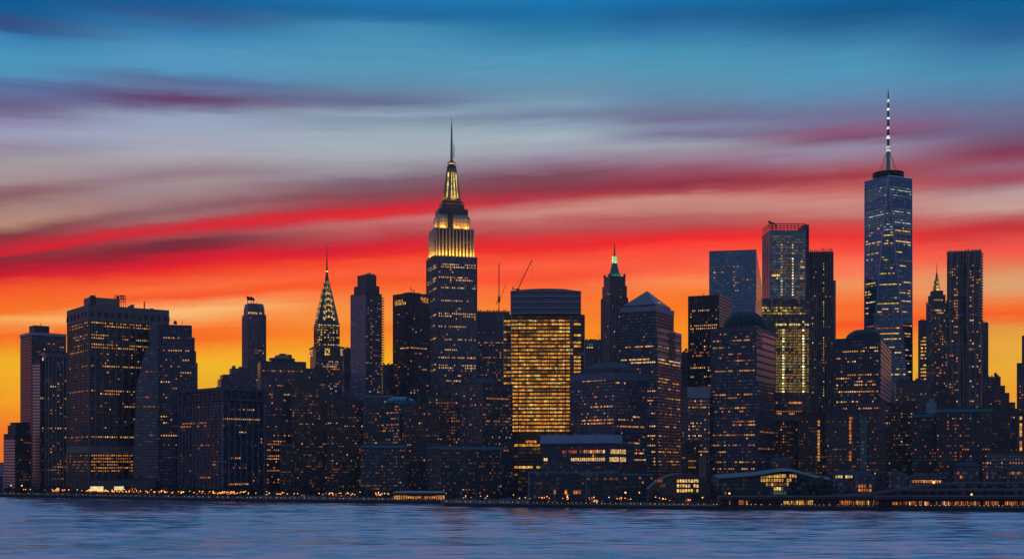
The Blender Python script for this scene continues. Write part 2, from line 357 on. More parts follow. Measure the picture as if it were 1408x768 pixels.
# wind-ruffled water: long low waves whose visible sides lean to the open river
lean = mth(t, 'ADD', .165, mth(t, 'ADD', mth(t, 'MULTIPLY', mth(t, 'SUBTRACT', big, .5), .26), mth(t, 'ADD', mth(t, 'MULTIPLY', mth(t, 'SUBTRACT', mid, .5), .30), mth(t, 'MULTIPLY', mth(t, 'SUBTRACT', fine, .5), .62))))
vn = nd(t, 'ShaderNodeVectorMath', operation='NORMALIZE'); t.links.new(comb(t, mth(t, 'MULTIPLY', mth(t, 'SUBTRACT', fine, .5), .2), mth(t, 'MULTIPLY', lean, -1.), 1.), vn.inputs[0])
t.links.new(vn.outputs[0], p.inputs['Normal']); p.inputs['Roughness'].default_value = .14
p.inputs['Base Color'].default_value = (.008, .085, .14, 1); p.inputs['IOR'].default_value = 1.8
MB().loft([([(-9000, 60), (9000, 60), (9000, 1010), (9000, 6900), (-9000, 6900)], -6), ([(-9000, 60), (9000, 60), (9000, 1010), (9000, 6900), (-9000, 6900)], 0)]).build('water', wm)['kind'] = 'structure'
gm = mat('asphalt', (.05, .05, .055), .85, scale=.02)
pm = mat('paving', (.14, .13, .125), .85, scale=.05)
qm = mat('quay_stone', (.05, .045, .042), .9, scale=.2)
def land():
    mb = MB(); n = len(shore)
    inner = [(x, y + 6) for x, y in shore]
    for i in range(n - 1):
        a, b = inner[i], inner[i + 1]
        k = len(mb.v); mb.v += [(a[0], a[1], G), (b[0], b[1], G), (b[0], 6900, G), (a[0], 6900, G)]; mb.f.append((k, k+1, k+2, k+3)); mb.m.append(0)
    a, b = inner[0], inner[-1]
    for q in ([(-8900, a[1], G), (a[0], a[1], G), (a[0], 6900, G), (-8900, 6900, G)], [(b[0], b[1], G), (8900, b[1], G), (8900, 6900, G), (b[0], 6900, G)]):
        k = len(mb.v); mb.v += q; mb.f.append((k, k+1, k+2, k+3)); mb.m.append(0)
    mb.build('ground', gm)['kind'] = 'structure'
    w = MB()
    for i in range(n - 1):
        (ax, ay), (bx, by) = shore[i], shore[i + 1]
        w.loft([([(ax, ay), (bx, by), (bx, by + 6), (ax, ay + 6)], z) for z in (-3, G)])
    tag(w.build('seawall', qm), 'long dark stone seawall rising from the water along the whole waterfront', 'seawall')
    pr = MB()
    for i in range(n - 1):
        (ax, ay), (bx, by) = shore[i], shore[i + 1]
        pr.loft([([(ax, ay + 6.2), (bx, by + 6.2), (bx, by + 20), (ax, ay + 20)], z) for z in (G + .004, G + .12)])
    pr.build('promenade', pm)['kind'] = 'structure'
    rl = MB(); rm = mat('rail_iron', (.06, .06, .065), .5, .6)
    for i in range(1, n - 2):
        (ax, ay), (bx, by) = shore[i], shore[i + 1]; m = max(1, int(math.hypot(bx-ax, by-ay) / 3))
        for z in (.55, 1.1): rl.bar((ax, ay + .6, G + z), (bx, by + .6, G + z), .06)
        for j in range(m):
            q = j / m; x, y = ax + (bx-ax)*q, ay + (by-ay)*q + .6; rl.bar((x, y, G), (x, y, G + 1.1), .06)
    tag(rl.build('railing', rm), 'low iron railing running along the top edge of the seawall', 'railing')
land()
def shore_y(px, back=0.):
    """the quay edge under the bearing of column px: (x, y) moved back by some metres"""
    for i in range(len(SHORE) - 1):
        a, b = SHORE[i], SHORE[i + 1]
        if a[0] <= px <= b[0]:
            py = a[1] + (b[1] - a[1]) * (px - a[0]) / (b[0] - a[0]); Y = HC * F / (py - HZ) + back; return PX(px, Y), Y
# ---------------------------------------------------------------- facade palette
def fc(wall, glass=(.07, .10, .15), bay=3., fl=3.6, **k): return facade(wall, glass, bay, fl, **k)
BROWN, DARK, NAVY, BLUE, CONC, PALE = (.085, .07, .068), (.05, .043, .045), (.05, .06, .085), (.075, .105, .15), (.16, .15, .16), (.26, .23, .24)
TRIM = {'brown': mat('pier_brown', (.19, .16, .15), .7), 'blue': mat('pier_blue', (.21, .25, .33), .6), 'pale': mat('pier_pale', (.34, .30, .31), .6),
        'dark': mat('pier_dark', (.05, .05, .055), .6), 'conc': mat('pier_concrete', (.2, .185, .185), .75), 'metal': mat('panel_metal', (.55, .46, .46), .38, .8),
        'steel': mat('mullion_steel', (.3, .32, .36), .4, .5)}
ROOF = mat('roof_felt', (.07, .07, .075), .9)
TEAL = mat('roof_sky_teal', (.06, .20, .26), .55)  # teal stands for blue sky caught by the roofs, put into the colour
COPPER = mat('dome_copper', (.02, .04, .042), .7, spec=.2)
STEELBLK = mat('crane_steel', (.10, .05, .04), .6)

def tower(label, xl, xc, xr, Y, th, ytop, wall=BROWN, glass=(.07, .10, .15), bay=3., fl=3.6, wf=.6, hf=.5, name='office_tower', cat='skyscraper', d=None,
          tiers=(), rib=None, band=None, trim='brown', roof=None, group=None, side=None, facek={}):
    """a tower standing with one corner (or, th None, one flat front) towards the water"""
    if th is None: th = -math.degrees(math.atan(U((xl + xr) / 2))); xc = xl
    elif d: th -= math.degrees(math.atan(U((xl + xr) / 2)))
    b = Bld(name, label, cat, xc, Y, th, bay, fl, wf, hf, group)
    b.X = b.R(xr); b.D = d if d else b.L(xl); b.H = b.z(ytop)
    if Y > 1550: wall = tuple(v * 1.5 for v in wall)  # far walls lightened: the lift of haze put into their colour
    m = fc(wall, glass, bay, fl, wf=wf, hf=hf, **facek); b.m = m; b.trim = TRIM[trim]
    mb = MB()
    if b.H > 0: mb.box(0, b.X, 0, b.D, 0, b.H)
    for fcs, step, w, pr, yb, yt in (rib or ()):
        z0, z1 = max(0, b.z(yb)), b.z(yt)
        if 'R' in fcs: ribs(mb, 'R', 0, b.X, z0, z1, step, w, pr)
        if 'L' in fcs: ribs(mb, 'L', 0, b.D, z0, z1, step, w, pr)
    for h, pr, yb, yt, st in (band or ()):
        z0, z1 = b.z(yb), b.z(yt); n = int((z1 - z0) / st) + 1
        bands(mb, b.X, b.D, [z0 + i * st for i in range(n)], h, pr, left=not d or True)
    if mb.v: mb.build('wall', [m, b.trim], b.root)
    zb, X0, X1, D1, I0 = b.H, 0, b.X, b.D, 0
    for tr in tiers:
        tl, trr, ty, ins = tr[:4]
        x1 = b.R(trr) if trr is not None else X1
        if xc > xl and tl < xc: x0, d1 = 0 + ins, b.L(tl)
        else: x0, d1 = max(ins, b.R(tl)), D1 - ins
        z1 = b.z(ty)
        MB().box(x0, x1, ins + I0, d1, zb, z1).build(tr[4] if len(tr) > 4 else 'upper_storeys', tr[5] if len(tr) > 5 else m, b.root)
        if len(tr) > 4: continue
        zb, X0, X1, D1 = z1, x0, x1, d1
    # the flat roof with its upstand
    e = .5; rf = MB()
    rf.box(e, b.X - e, e, b.D - e, b.H + .003, b.H + .25)
    for q in ((0, b.X, 0, e), (0, b.X, b.D - e, b.D), (0, e, e, b.D - e), (b.X - e, b.X, e, b.D - e)): rf.box(*q, b.H + .002, b.H + 1.1)
    if roof is not False: rf.build('roof', roof or ROOF, b.root)
    if roof is not False and not tiers and b.H > 0:
        q = random.Random(hash_(label)); n = q.randint(4, 8); ox = q.uniform(.15, .6)
        for i in range(n):
            w, dd, h = q.uniform(1.5, .09 * b.X + 2), q.uniform(2, 5), q.choice((1.4, 1.8, 2.4, 3.2)); x = q.uniform(1, max(1.2, b.X - w - 1)); y = q.uniform(1, min(b.D - dd - 1, 14) if b.D > dd + 3 else 1.1)
            MB().box(x, x + w, y, y + dd, b.H + .26, b.H + .26 + h).build('cooling_unit', TRIM['dark'], b.root)
        if q.random() < .6: x = b.X * q.uniform(.2, .8); MB().bar((x, 5, b.H), (x, 5, b.H + q.uniform(5, 9)), .22).build('antenna', TRIM['dark'], b.root)
        if q.random() < .45 and wall is not None:
            x = b.X * q.uniform(.15, .8); wt = MB(); r = 1.9; zz = b.H + .3
            for k_ in range(4): wt.bar((x + 1.3 * (-1) ** k_, 6 + 1.3 * (-1) ** (k_ // 2), zz), (x + 1.3 * (-1) ** k_, 6 + 1.3 * (-1) ** (k_ // 2), zz + 2.2), .18)
            wt.loft([([(x + p_[0], 6 + p_[1]) for p_ in ring(rr, 10)], h_) for rr, h_ in ((r, zz + 2.2), (r, zz + 5.2), (.2, zz + 6.6))]); wt.build('water_tank', TRIM['dark'], b.root)
    return b
def hash_(s): return sum((i + 1) * ord(ch) for i, ch in enumerate(s))
def plant(b, x0, x1, y0, y1, z0, h, m=None, name='plant_room'):
    return MB().box(x0, x1, y0, y1, z0, z0 + h).build(name, m or b.trim, b.root)
def mast(b, x, y, z0, z1, r, name='antenna', m=None, n=6, r2=None):
    return MB().bar((x, y, z0), (x, y, z1), r, n=n, r2=r2).build(name, m or STEELBLK, b.root)
AO, OR, DIM = 'aawodv', 'ooordav', 'ddrrovd'

# ---------------------------------------------------------------- towers at the left
def left_cluster():
    b = tower('low stepped office block at the far left end, lilac ribbed side wall, beside the shore', 5, 20.5, 43, 1545, 52, 597, DARK, bay=2.6, fl=3.4, trim='metal',
              tiers=[(9, 43, 584, 1.5), (20.6, 43, 580, 3)])
    mb = MB(); bands(mb, .1, b.D, [6 + i * 3.4 for i in range(int((b.H - 8) / 3.4))], 2.1, .35, 0); mb.build('spandrel', b.trim, b.root)
    b.scat('fR', 21, 602, 43, 660, .09, DIM); b.done()
    b = tower('dark maroon tower with a lit cornice line, second roof from the left edge', 28, 43.5, 91, 1690, 38, 459, (.07, .05, .055), bay=3, fl=3.7, trim='metal')
    mb = MB(); bands(mb, .1, b.D, [4 + i * 3.7 for i in range(int((b.H - 12) / 3.7))], 1.5, .3, 0); mb.build('spandrel', mat('maroon_panel', (.20, .11, .12), .45, .5), b.root)
    MB().box(-.9, b.X, -.9, b.D, b.H - 1.2, b.H + 2.5).build('cornice', TRIM['pale'], b.root)
    plant(b, b.R(49), b.R(70), 6, 26, b.H + 1, b.z(447) - b.H, TRIM['dark']); mast(b, b.R(61), 14, b.z(447), b.z(442), .5)
    b.row('fR', 461, 44, 90, .95, 'wwa'); b.row('fL', 462, 29, 43, .9, 'da')
    b.scat('fR', 44, 466, 90, 500, .09, 'dro'); b.row('fR', 480, 52, 82, .7, 'wa'); b.row('fR', 476, 80, 90, .6, 'a'); b.done()
    # slab with upright fins and its lower lilac wing
    b = tower('grey finned slab tower in front of the maroon tower, with a lower lilac wing', 62, 62, 92, 1580, 12, 484, (.085, .08, .095), bay=2.8, fl=3.6, trim='pale', d=30,
              rib=[('R', 4.6, .9, .9, 668, 484)])
    MB().box(-.5, b.X + .5, -1.2, 2, b.z(491), b.z(484)).build('fascia', TRIM['conc'], b.root)
    b.scat('fR', 63, 496, 92, 660, .12, 'ooady'); b.row('fR', 530, 63, 80, .6, 'wa'); b.row('fR', 587, 66, 92, .6, 'wa'); b.row('fR', 643, 62, 92, .5, 'ao'); b.done()
    b = tower('narrow lilac wing with horizontal ridges joined to the left of the finned slab', 45, 55, 62, 1575, 55, 494, DARK, bay=2.6, fl=3.6, trim='metal', name='office_wing', cat='office building')
    mb = MB(); bands(mb, .1, b.D, [4 + i * 3.6 for i in range(int((b.H - 6) / 3.6))], 2.4, .35, 0); mb.build('spandrel', b.trim, b.root)
    b.scat('fR', 55.5, 494, 62, 660, .08, DIM); b.row('fR', 494, 56, 62, 1, 'w', hf=.95); b.row('fR', 549, 55, 62, 1, 'a'); b.row('fR', 587, 56, 62, 1, 'a'); b.done()
    # the broad tower
    b = tower('broad brown office tower with pale piers and a rooftop billboard, tallest of the left cluster', 93, 122, 231, 1480, 36, 420, (.04, .036, .038), bay=2.55, fl=3.5, trim='brown', d=None,
              rib=[('RL', 7.65, .8, .8, 613, 440), ('RL', 7.65, 1.1, .6, 672, 613)])
    X, D = b.X, b.D
    mb = MB(); zt = b.z(440)
    mb.box(-1, X + 1, -1, D, zt, zt + 4); mb.box(-1, X + 1, -1, D, b.H - 6.4, b.H + 1.2)
    for i in range(13): x = X * i / 12; mb.box(x - 1.6, x + 1.6, -1.02, 1, zt + 4, b.H - 6.4)
    for i in range(7): y = max(.9, D * i / 6); mb.box(-1.02, 1, y - 1.4, y + 1.4, zt + 4, b.H - 6.4)
    mb.build('attic_storey', mat('attic_stone', (.15, .125, .125), .7), b.root)
    MB().box(-.9, X, -.9, D, b.z(622), b.z(613)).build('string_course', TRIM['brown'], b.root)
    zr = b.H + 1; plant(b, b.R(127), b.R(168), 8, 30, zr, b.z(409) - zr + 2); plant(b, b.R(128), b.R(134), 6, 12, zr, b.z(408) - zr + 3, TRIM['dark'], 'stair_head')
    plant(b, b.R(184), b.R(188), 8, 12, zr, 5); mast(b, b.R(201), 6, zr, zr + 9, .8)
    fr = MB(); x0, x1 = b.R(162), b.R(178); z0, z1 = b.z(412) + 2, b.z(403) + 2
    for i in range(6): fr.bar((x0 + (x1 - x0) * i / 5, 12, zr), (x0 + (x1 - x0) * i / 5, 12, z1), .28)
    for i in range(5): fr.bar((x0, 12, z0 + (z1 - z0) * i / 4), (x1, 12, z0 + (z1 - z0) * i / 4), .25)
    fr.box(x0 + 3, x0 + 5.5, 11.6, 12.3, z0 + 2, z1 - 1); fr.box(x0 + 6.5, x1 - 1, 11.6, 12.3, z0 + 3, z0 + 4.5); fr.box(x0 + 6.5, x1 - 2, 11.6, 12.3, z0 + 6, z0 + 7.5)
    fr.build('billboard_frame', STEELBLK, b.root)
    for y, x1_, dn in ((446, 208, .9), (450, 206, .95), (462, 150, .8), (466, 205, .6), (474, 205, .7), (480, 200, .8), (503, 200, .9), (521, 200, .45), (537, 196, .8), (541, 165, .4), (558, 200, .7), (574, 195, .5), (600, 196, .95)):
        b.row('fR', y, 123, x1_, dn, 'aawy'); 
        if dn > .55: b.row('fL', y + 2, 95, 121, dn, 'ad')
    for y in range(619, 650, 4): b.row('fR', y, 123, 192, .72, 'yyao'); b.row('fL', y + 1, 95, 121, .5, 'od')
    b.scat('fR', 123, 455, 205, 600, .05, 'ody'); b.scat('fL', 94, 455, 121, 605, .04, 'od'); b.done()
    # podium in front of it with two lit panels
    b = tower('low podium hall with two glowing panels at the foot of the broad brown tower', 118, 118, 215, 1448, 4, 660, (.1, .09, .09), bay=3, fl=4, d=16, name='podium_hall', cat='hall', trim='conc')
    f = b.fR()
    for (xa, xb, ya, yb, k) in ((124, 142, 668, 674.5, 'p'), (157, 170, 668, 673, 'P')):
        u0, v0 = f.uv(xa, yb); u1, v1 = f.uv(xb, ya); b.lit.append((f, u0, v0, u1 - u0, v1 - v0, k))
    b.row('fR', 671, 176, 214, .7, 'od'); b.done()
    # stepped tower with leaning flank
    b = tower('blue-grey stepped tower with a slanting pale flank, right of the broad brown tower', 217, 217, 264, 1494, 3, 447, (.055, .06, .085), (.06, .09, .15), bay=2.7, fl=3.6, d=30, trim='blue')
    for x, y in ((268, 462), (270, 481), (272, 497)): MB().box(b.X if x == 268 else b.R({270: 268, 272: 270}[x]), b.R(x), 2, 29, 0, b.z(y)).build('side_step', b.m, b.root)
    zt, zb = b.z(445), 0
    fl_ = MB(); l0, l1 = -b.R(217) , 0
    for (za, zc, wa, wb) in ((b.z(660), b.z(600), 27, 26), (b.z(600), b.z(530), 26, 23), (b.z(530), b.z(478), 23, 13), (b.z(478), zt, 9, 8)):
        fl_.loft([([(-wa, -2), (-.1, -6), (-.1, 14), (-wa, 14)], max(0, za)), ([(-wb, -2), (-.1, -6), (-.1, 14), (-wb, 14)], zc)])
    o = fl_.build('slanting_flank', fc((.12, .115, .14), (.10, .11, .14), 3, 3.6, wf=.95, hf=.35), b.root)
    for y, a, c in ((463, 224, 250), (480, 222, 252), (482, 254, 262), (497, 248, 263), (513, 246, 270), (526, 220, 235), (533, 236, 250), (571, 218, 230), (582, 222, 232), (600, 218, 245)): b.row('fR', y, a, c, .8, 'waa')
    b.scat('fR', 219, 485, 262, 660, .06, 'od')
    sl = Face(b, (-27, -2.2, 0), Vector((27, -4, 0)).normalized())
    for y, dn in ((513, .5), (545, .3), (561, .5), (600, .8), (566, .3)): b.row(sl, y, 196, 215, dn, 'od')
    b.done()
    # dark two-faced slab
    b = tower('dark blue corner slab with thin pale piers and a panelled attic, fronting the promenade', 246, 306, 363, 1400, 44, 533, (.028, .033, .05), (.03, .045, .075), bay=2.5, fl=3.5, trim='blue',
              rib=[('RL', 7.5, .45, .7, 668, 552)])
    z0, z1 = b.z(549), b.H; mb = MB(); bands(mb, b.X, b.D, [z0 - .5], 1.5, .8, 0); bands(mb, b.X, b.D, [z1 - 1.6], 2.6, .8, 0)
    ribs(mb, 'R', 0, b.X, z0 + 1, z1 - 1.6, 9.5, 1.4, .75, 0); ribs(mb, 'L', 0, b.D, z0 + 1, z1 - 1.6, 9.5, 1.4, .75, 0)
    mb.build('attic_frame', mat('attic_blue', (.09, .09, .12), .6), b.root)
    for i in range(4): plant(b, 4 + i * 12, 8 + i * 12, 14, 20, b.H + .3, 2 + i % 3)
    for y, a, c, dn in ((560, 250, 290, .3), (572, 250, 268, .35), (583, 250, 284, .7), (588, 247, 284, .6), (612, 270, 288, .4), (634, 292, 302, .9), (637, 292, 302, .8), (655, 274, 290, .6)): b.row('fL', y, a, c, dn, 'ao')
    for y, a, c, dn in ((565, 326, 352, .7), (576, 306, 360, .85), (596, 328, 350, .5), (602, 358, 363, 1), (628, 315, 332, .6), (665, 312, 352, .5)): b.row('fR', y, a, c, dn, 'aow')
    b.scat('fR', 306, 560, 362, 668, .03, 'od'); b.scat('fL', 247, 560, 304, 668, .05, 'od'); b.done()
    # slim tower with a rooftop emblem
    b = tower('slim violet tower with chamfered crown and a small dark rooftop emblem', 333, 341, 366, 1900, 30, 431, (.10, .085, .11), (.08, .08, .12), bay=2.4, fl=3.6, trim='brown', roof=False, rib=[('RL', 5, .8, .5, 545, 434)])
    X, D = b.X, b.D; cx, cy = X/2, D/2
    lf = MB(); q = lambda s, c=3.: [(cx + x, cy + y) for x, y in rect(X/2*s, D/2*s, c)]
    lf.loft([(q(.93), b.H + .01), (q(.93), b.z(425)), (q(.88), b.z(420)), (q(.80), b.z(416))]); lf.build('crown', b.m, b.root)
    v = MB(); zt = b.z(416); x0 = b.R(343); yv = 8
    v.bar((x0, yv, zt), (x0, yv, b.z(408)), .5); v.bar((x0 + 9, yv, zt), (x0 + 9, yv, b.z(410)), .5); v.bar((x0, yv, b.z(411)), (x0 + 10, yv, b.z(411)), .5)
    v.loft([([(x0-1, yv-.6), (x0+11, yv-.6), (x0+11, yv+.6), (x0-1, yv+.6)], b.z(411.5)), ([(x0, yv-.6), (x0+9, yv-.6), (x0+9, yv+.6), (x0, yv+.6)], b.z(407.5))])
    v.box(x0 - 1.5, x0 + 2, yv - .6, yv + .6, b.z(409), b.z(406)); v.box(x0 + 4, x0 + 6.5, yv - .6, yv + .6, b.z(408), b.z(406.4)); v.bar((x0 + 12, yv, zt), (x0 + 14, yv, b.z(413)), .4); v.bar((x0 + 6, yv, zt), (x0 + 5, yv, b.z(412)), .4)
    v.build('roof_vane', mat('vane_black', (.02, .018, .02), .7), b.root)
    b.row(b.fR(D/2 - D*.465), 429, 340, 361, .9, 'wwg', hf=.8); b.scat('fR', 342, 434, 365, 540, .07, 'ddow'); b.scat('fL', 334, 434, 340, 540, .06, 'd')
    b.row('fR', 480, 342, 366, .6, 'ad'); b.done()
    b = tower('low stepped block at the left foot of the slim violet tower', 304, 304, 345, 1790, 10, 521, (.08, .06, .07), bay=2.6, fl=3.6, d=30, tiers=[(307, 345, 514, 3), (319, 345, 505, 5)])
    plant(b, b.R(322), b.R(326), 12, 18, b.z(505), 4); plant(b, b.R(331), b.R(336), 12, 18, b.z(505), 3); b.scat('fR', 305, 522, 345, 535, .12, OR); b.done()
    # block with round roof hat
    b = tower('dark brown block with a round roof hat and lit dots under its cornice', 358, 358, 421, 1560, 6, 497, (.055, .045, .055), bay=2.5, fl=3.5, d=40, trim='brown', rib=[('R', 5.5, .8, .5, 508, 499)])
    cx = b.R(390); lo = MB(); q = lambda r: [(cx + x, 20 + y) for x, y in ring(r, 20)]
    lo.loft([(q(13), b.H), (q(13), b.z(493)), (q(15.5), b.z(492.5)), (q(15.5), b.z(490)), (q(9), b.z(489)), (q(8), b.z(486))]); lo.build('roof_hat', TRIM['brown'], b.root)
    lo = MB(); q2 = lambda x0, r: [(x0 + x, 20 + y) for x, y in ring(r, 12)]
    lo.loft([(q2(cx + 1, 4.5), b.z(487)), (q2(cx + 1, 4.5), b.z(483.5))]); lo.loft([(q2(cx + 9, 3), b.z(489)), (q2(cx + 9, 3), b.z(484.5))]); lo.build('water_tank', TRIM['dark'], b.root)
    b.row('fR', 511, 361, 421, 1, 'ad', wf=.4); b.scat('fR', 360, 518, 420, 600, .13, 'oaodr'); b.scat('fR', 366, 600, 395, 668, .34, 'oao'); b.scat('fR', 396, 600, 420, 668, .1, OR)
    b.row('fR', 541, 385, 402, .8, 'wa'); b.row('fR', 530, 372, 384, .7, 'a'); b.done()
left_cluster()

# ---------------------------------------------------------------- needle tower with the terraced steel crown
def needle_tower():
    Y = 1950; b = Bld('art_deco_tower', 'art deco tower with a terraced steel crown of lit triangular windows and a needle spire', 'skyscraper', 449.5, Y, 20, 2.6, 3.6, .6, .6)
    k = Y / F; sh = mat('crown_steel', (.10, .085, .08), .45, .5); st = fc((.13, .115, .115), (.05, .06, .09), 2.6, 3.6, wf=.55, hf=.6)
    W = lambda hw: hw * k / (math.cos(b.th) + math.sin(b.th))
    z = b.z
    MB().loft([(rect(W(25), W(25)), 0), (rect(W(25), W(25)), z(480))]).build('wall', st, b.root)
    mb = MB(); mb.loft([(rect(W(26), W(26)), z(480)), (rect(W(26), W(26)), z(477.5))]); mb.build('cornice', mat('cornice_stone', (.25, .2, .16), .7), b.root)
    mb = MB(); mb.loft([(rect(W(19.5), W(19.5), 3), z(477.5)), (rect(W(19.5), W(19.5), 3), z(445))])
    for f in ('R', 'L'): ribs(mb, f, -W(16), W(16), z(477), z(447), 4.2, .9, .6, 1, -W(19.5))
    mb.build('upper_shaft', [st, sh], b.root)
    prof = [(445, 19), (440, 18.3), (432, 16.4), (425, 14.4), (418, 12.5), (412, 10.8), (406, 9.3), (400, 7.6), (394, 5.7), (388, 4.0), (381, 2.6), (374, 1.6), (362, 1.0), (350, .65), (336, .2)]
    lf = MB(); secs = []
    for i, (y, hw) in enumerate(prof):
        r = W(hw); secs.append((rect(r, r, r * .42), z(y)))
    lf.loft(secs); lf.build('crown', sh, b.root)
    # the nested arches: raised ribs over each face with triangular lights beneath
    arch = MB(); lights = []
    tiersy = [(440, 17.5), (430.5, 16.2), (421, 14.6), (411.5, 12.6), (402, 10.2), (392.5, 7.6), (383, 5.0)]
    def half(y):
        for (ya, ha), (yb_, hb) in zip(prof, prof[1:]):
            if yb_ <= y <= ya: return ha + (hb - ha) * (ya - y) / (ya - yb_)
        return prof[0][1]
    tiersy = [(443, 9), (434.5, 8.5), (426, 8), (417.5, 7.5), (409, 7), (401, 6), (393, 5)]
    for fi in (0, 1):
        for (y, rise) in tiersy:
            ppx = None; n = 11
            for i in range(n):
                a = math.pi * i / (n - 1); yy = y - math.sin(a) * rise; ux = -math.cos(a) * W(half(y)) * .56; rr = W(half(yy)) + .3
                pt = (ux, -rr, z(yy)) if fi == 0 else (-rr, -ux, z(yy))
                if ppx is not None: arch.bar(ppx, pt, .5)
                ppx = pt
            m = 5 if half(y) > 9 else 3
            for i in range(m):
                a = math.pi * (i + .5) / m; yy = y - math.sin(a) * rise * .62; ux = -math.cos(a) * W(half(yy)) * .50; hgt = 4.6; wd = min(1.7, W(half(y)) * .13)
                q4 = []
                for du, dz in ((-wd, 0), (wd, 0), (wd * .3, hgt), (-wd * .3, hgt)):
                    y2 = yy - dz / k; q4.append((ux + du - (.5 * math.cos(a) if dz else 0), W(half(max(336, y2))), z(yy) + dz))
                v = MB(); vv = []
                for off in (.3, -1.4):
                    for (x, r_, zc) in q4: vv.append((x, -r_ - off, zc) if fi == 0 else (-r_ - off, -x, zc))
                v.v = vv; v.f = [(0, 1, 2, 3), (7, 6, 5, 4), (0, 4, 5, 1), (1, 5, 6, 2), (2, 6, 7, 3), (3, 7, 4, 0)]; v.m = [0] * 6
                lights.append(v)
    arch.build('crown_arch', mat('arch_steel', (.2, .17, .15), .4, .6), b.root)
    for v in lights: v.build('triangular_window', lm(RNG.choice('gkkw')), b.root)
    MB().loft([(ring(.9, 8), z(374.5)), (ring(1.8, 8), z(373)), (ring(.8, 8), z(371.5))]).build('beacon', lm('q'), b.root)
    fr, fl_ = b.fR(-W(19.5)), b.fL(-W(19.5))
    b.scat(fr, 438, 446, 468, 476, .5, 'dgkd'); b.row(fr, 475.5, 438, 469, .8, 'kka'); b.scat(fl_, 432, 446, 440, 476, .4, 'dgd')
    fr, fl_ = b.fR(-W(25)), b.fL(-W(25))
    for y in (481.5, 485, 488): b.row(fr, y, 446, 455, 1, 'k', wf=.8, hf=.8); b.row(fr, y, 467, 474, 1, 'kka', wf=.8, hf=.8); b.row(fl_, y, 424.5, 430, 1, 'kka', wf=.8, hf=.8)
    b.scat(fr, 440, 494, 474, 545, .22, 'aooc'); b.scat(fl_, 424, 485, 440, 510, .1, 'od'); b.row(fr, 497, 450, 460, .9, 'w'); b.row(fr, 505, 448, 465, .8, 'w'); b.row(fr, 535, 450, 470, .8, 'wo'); b.done()
needle_tower()

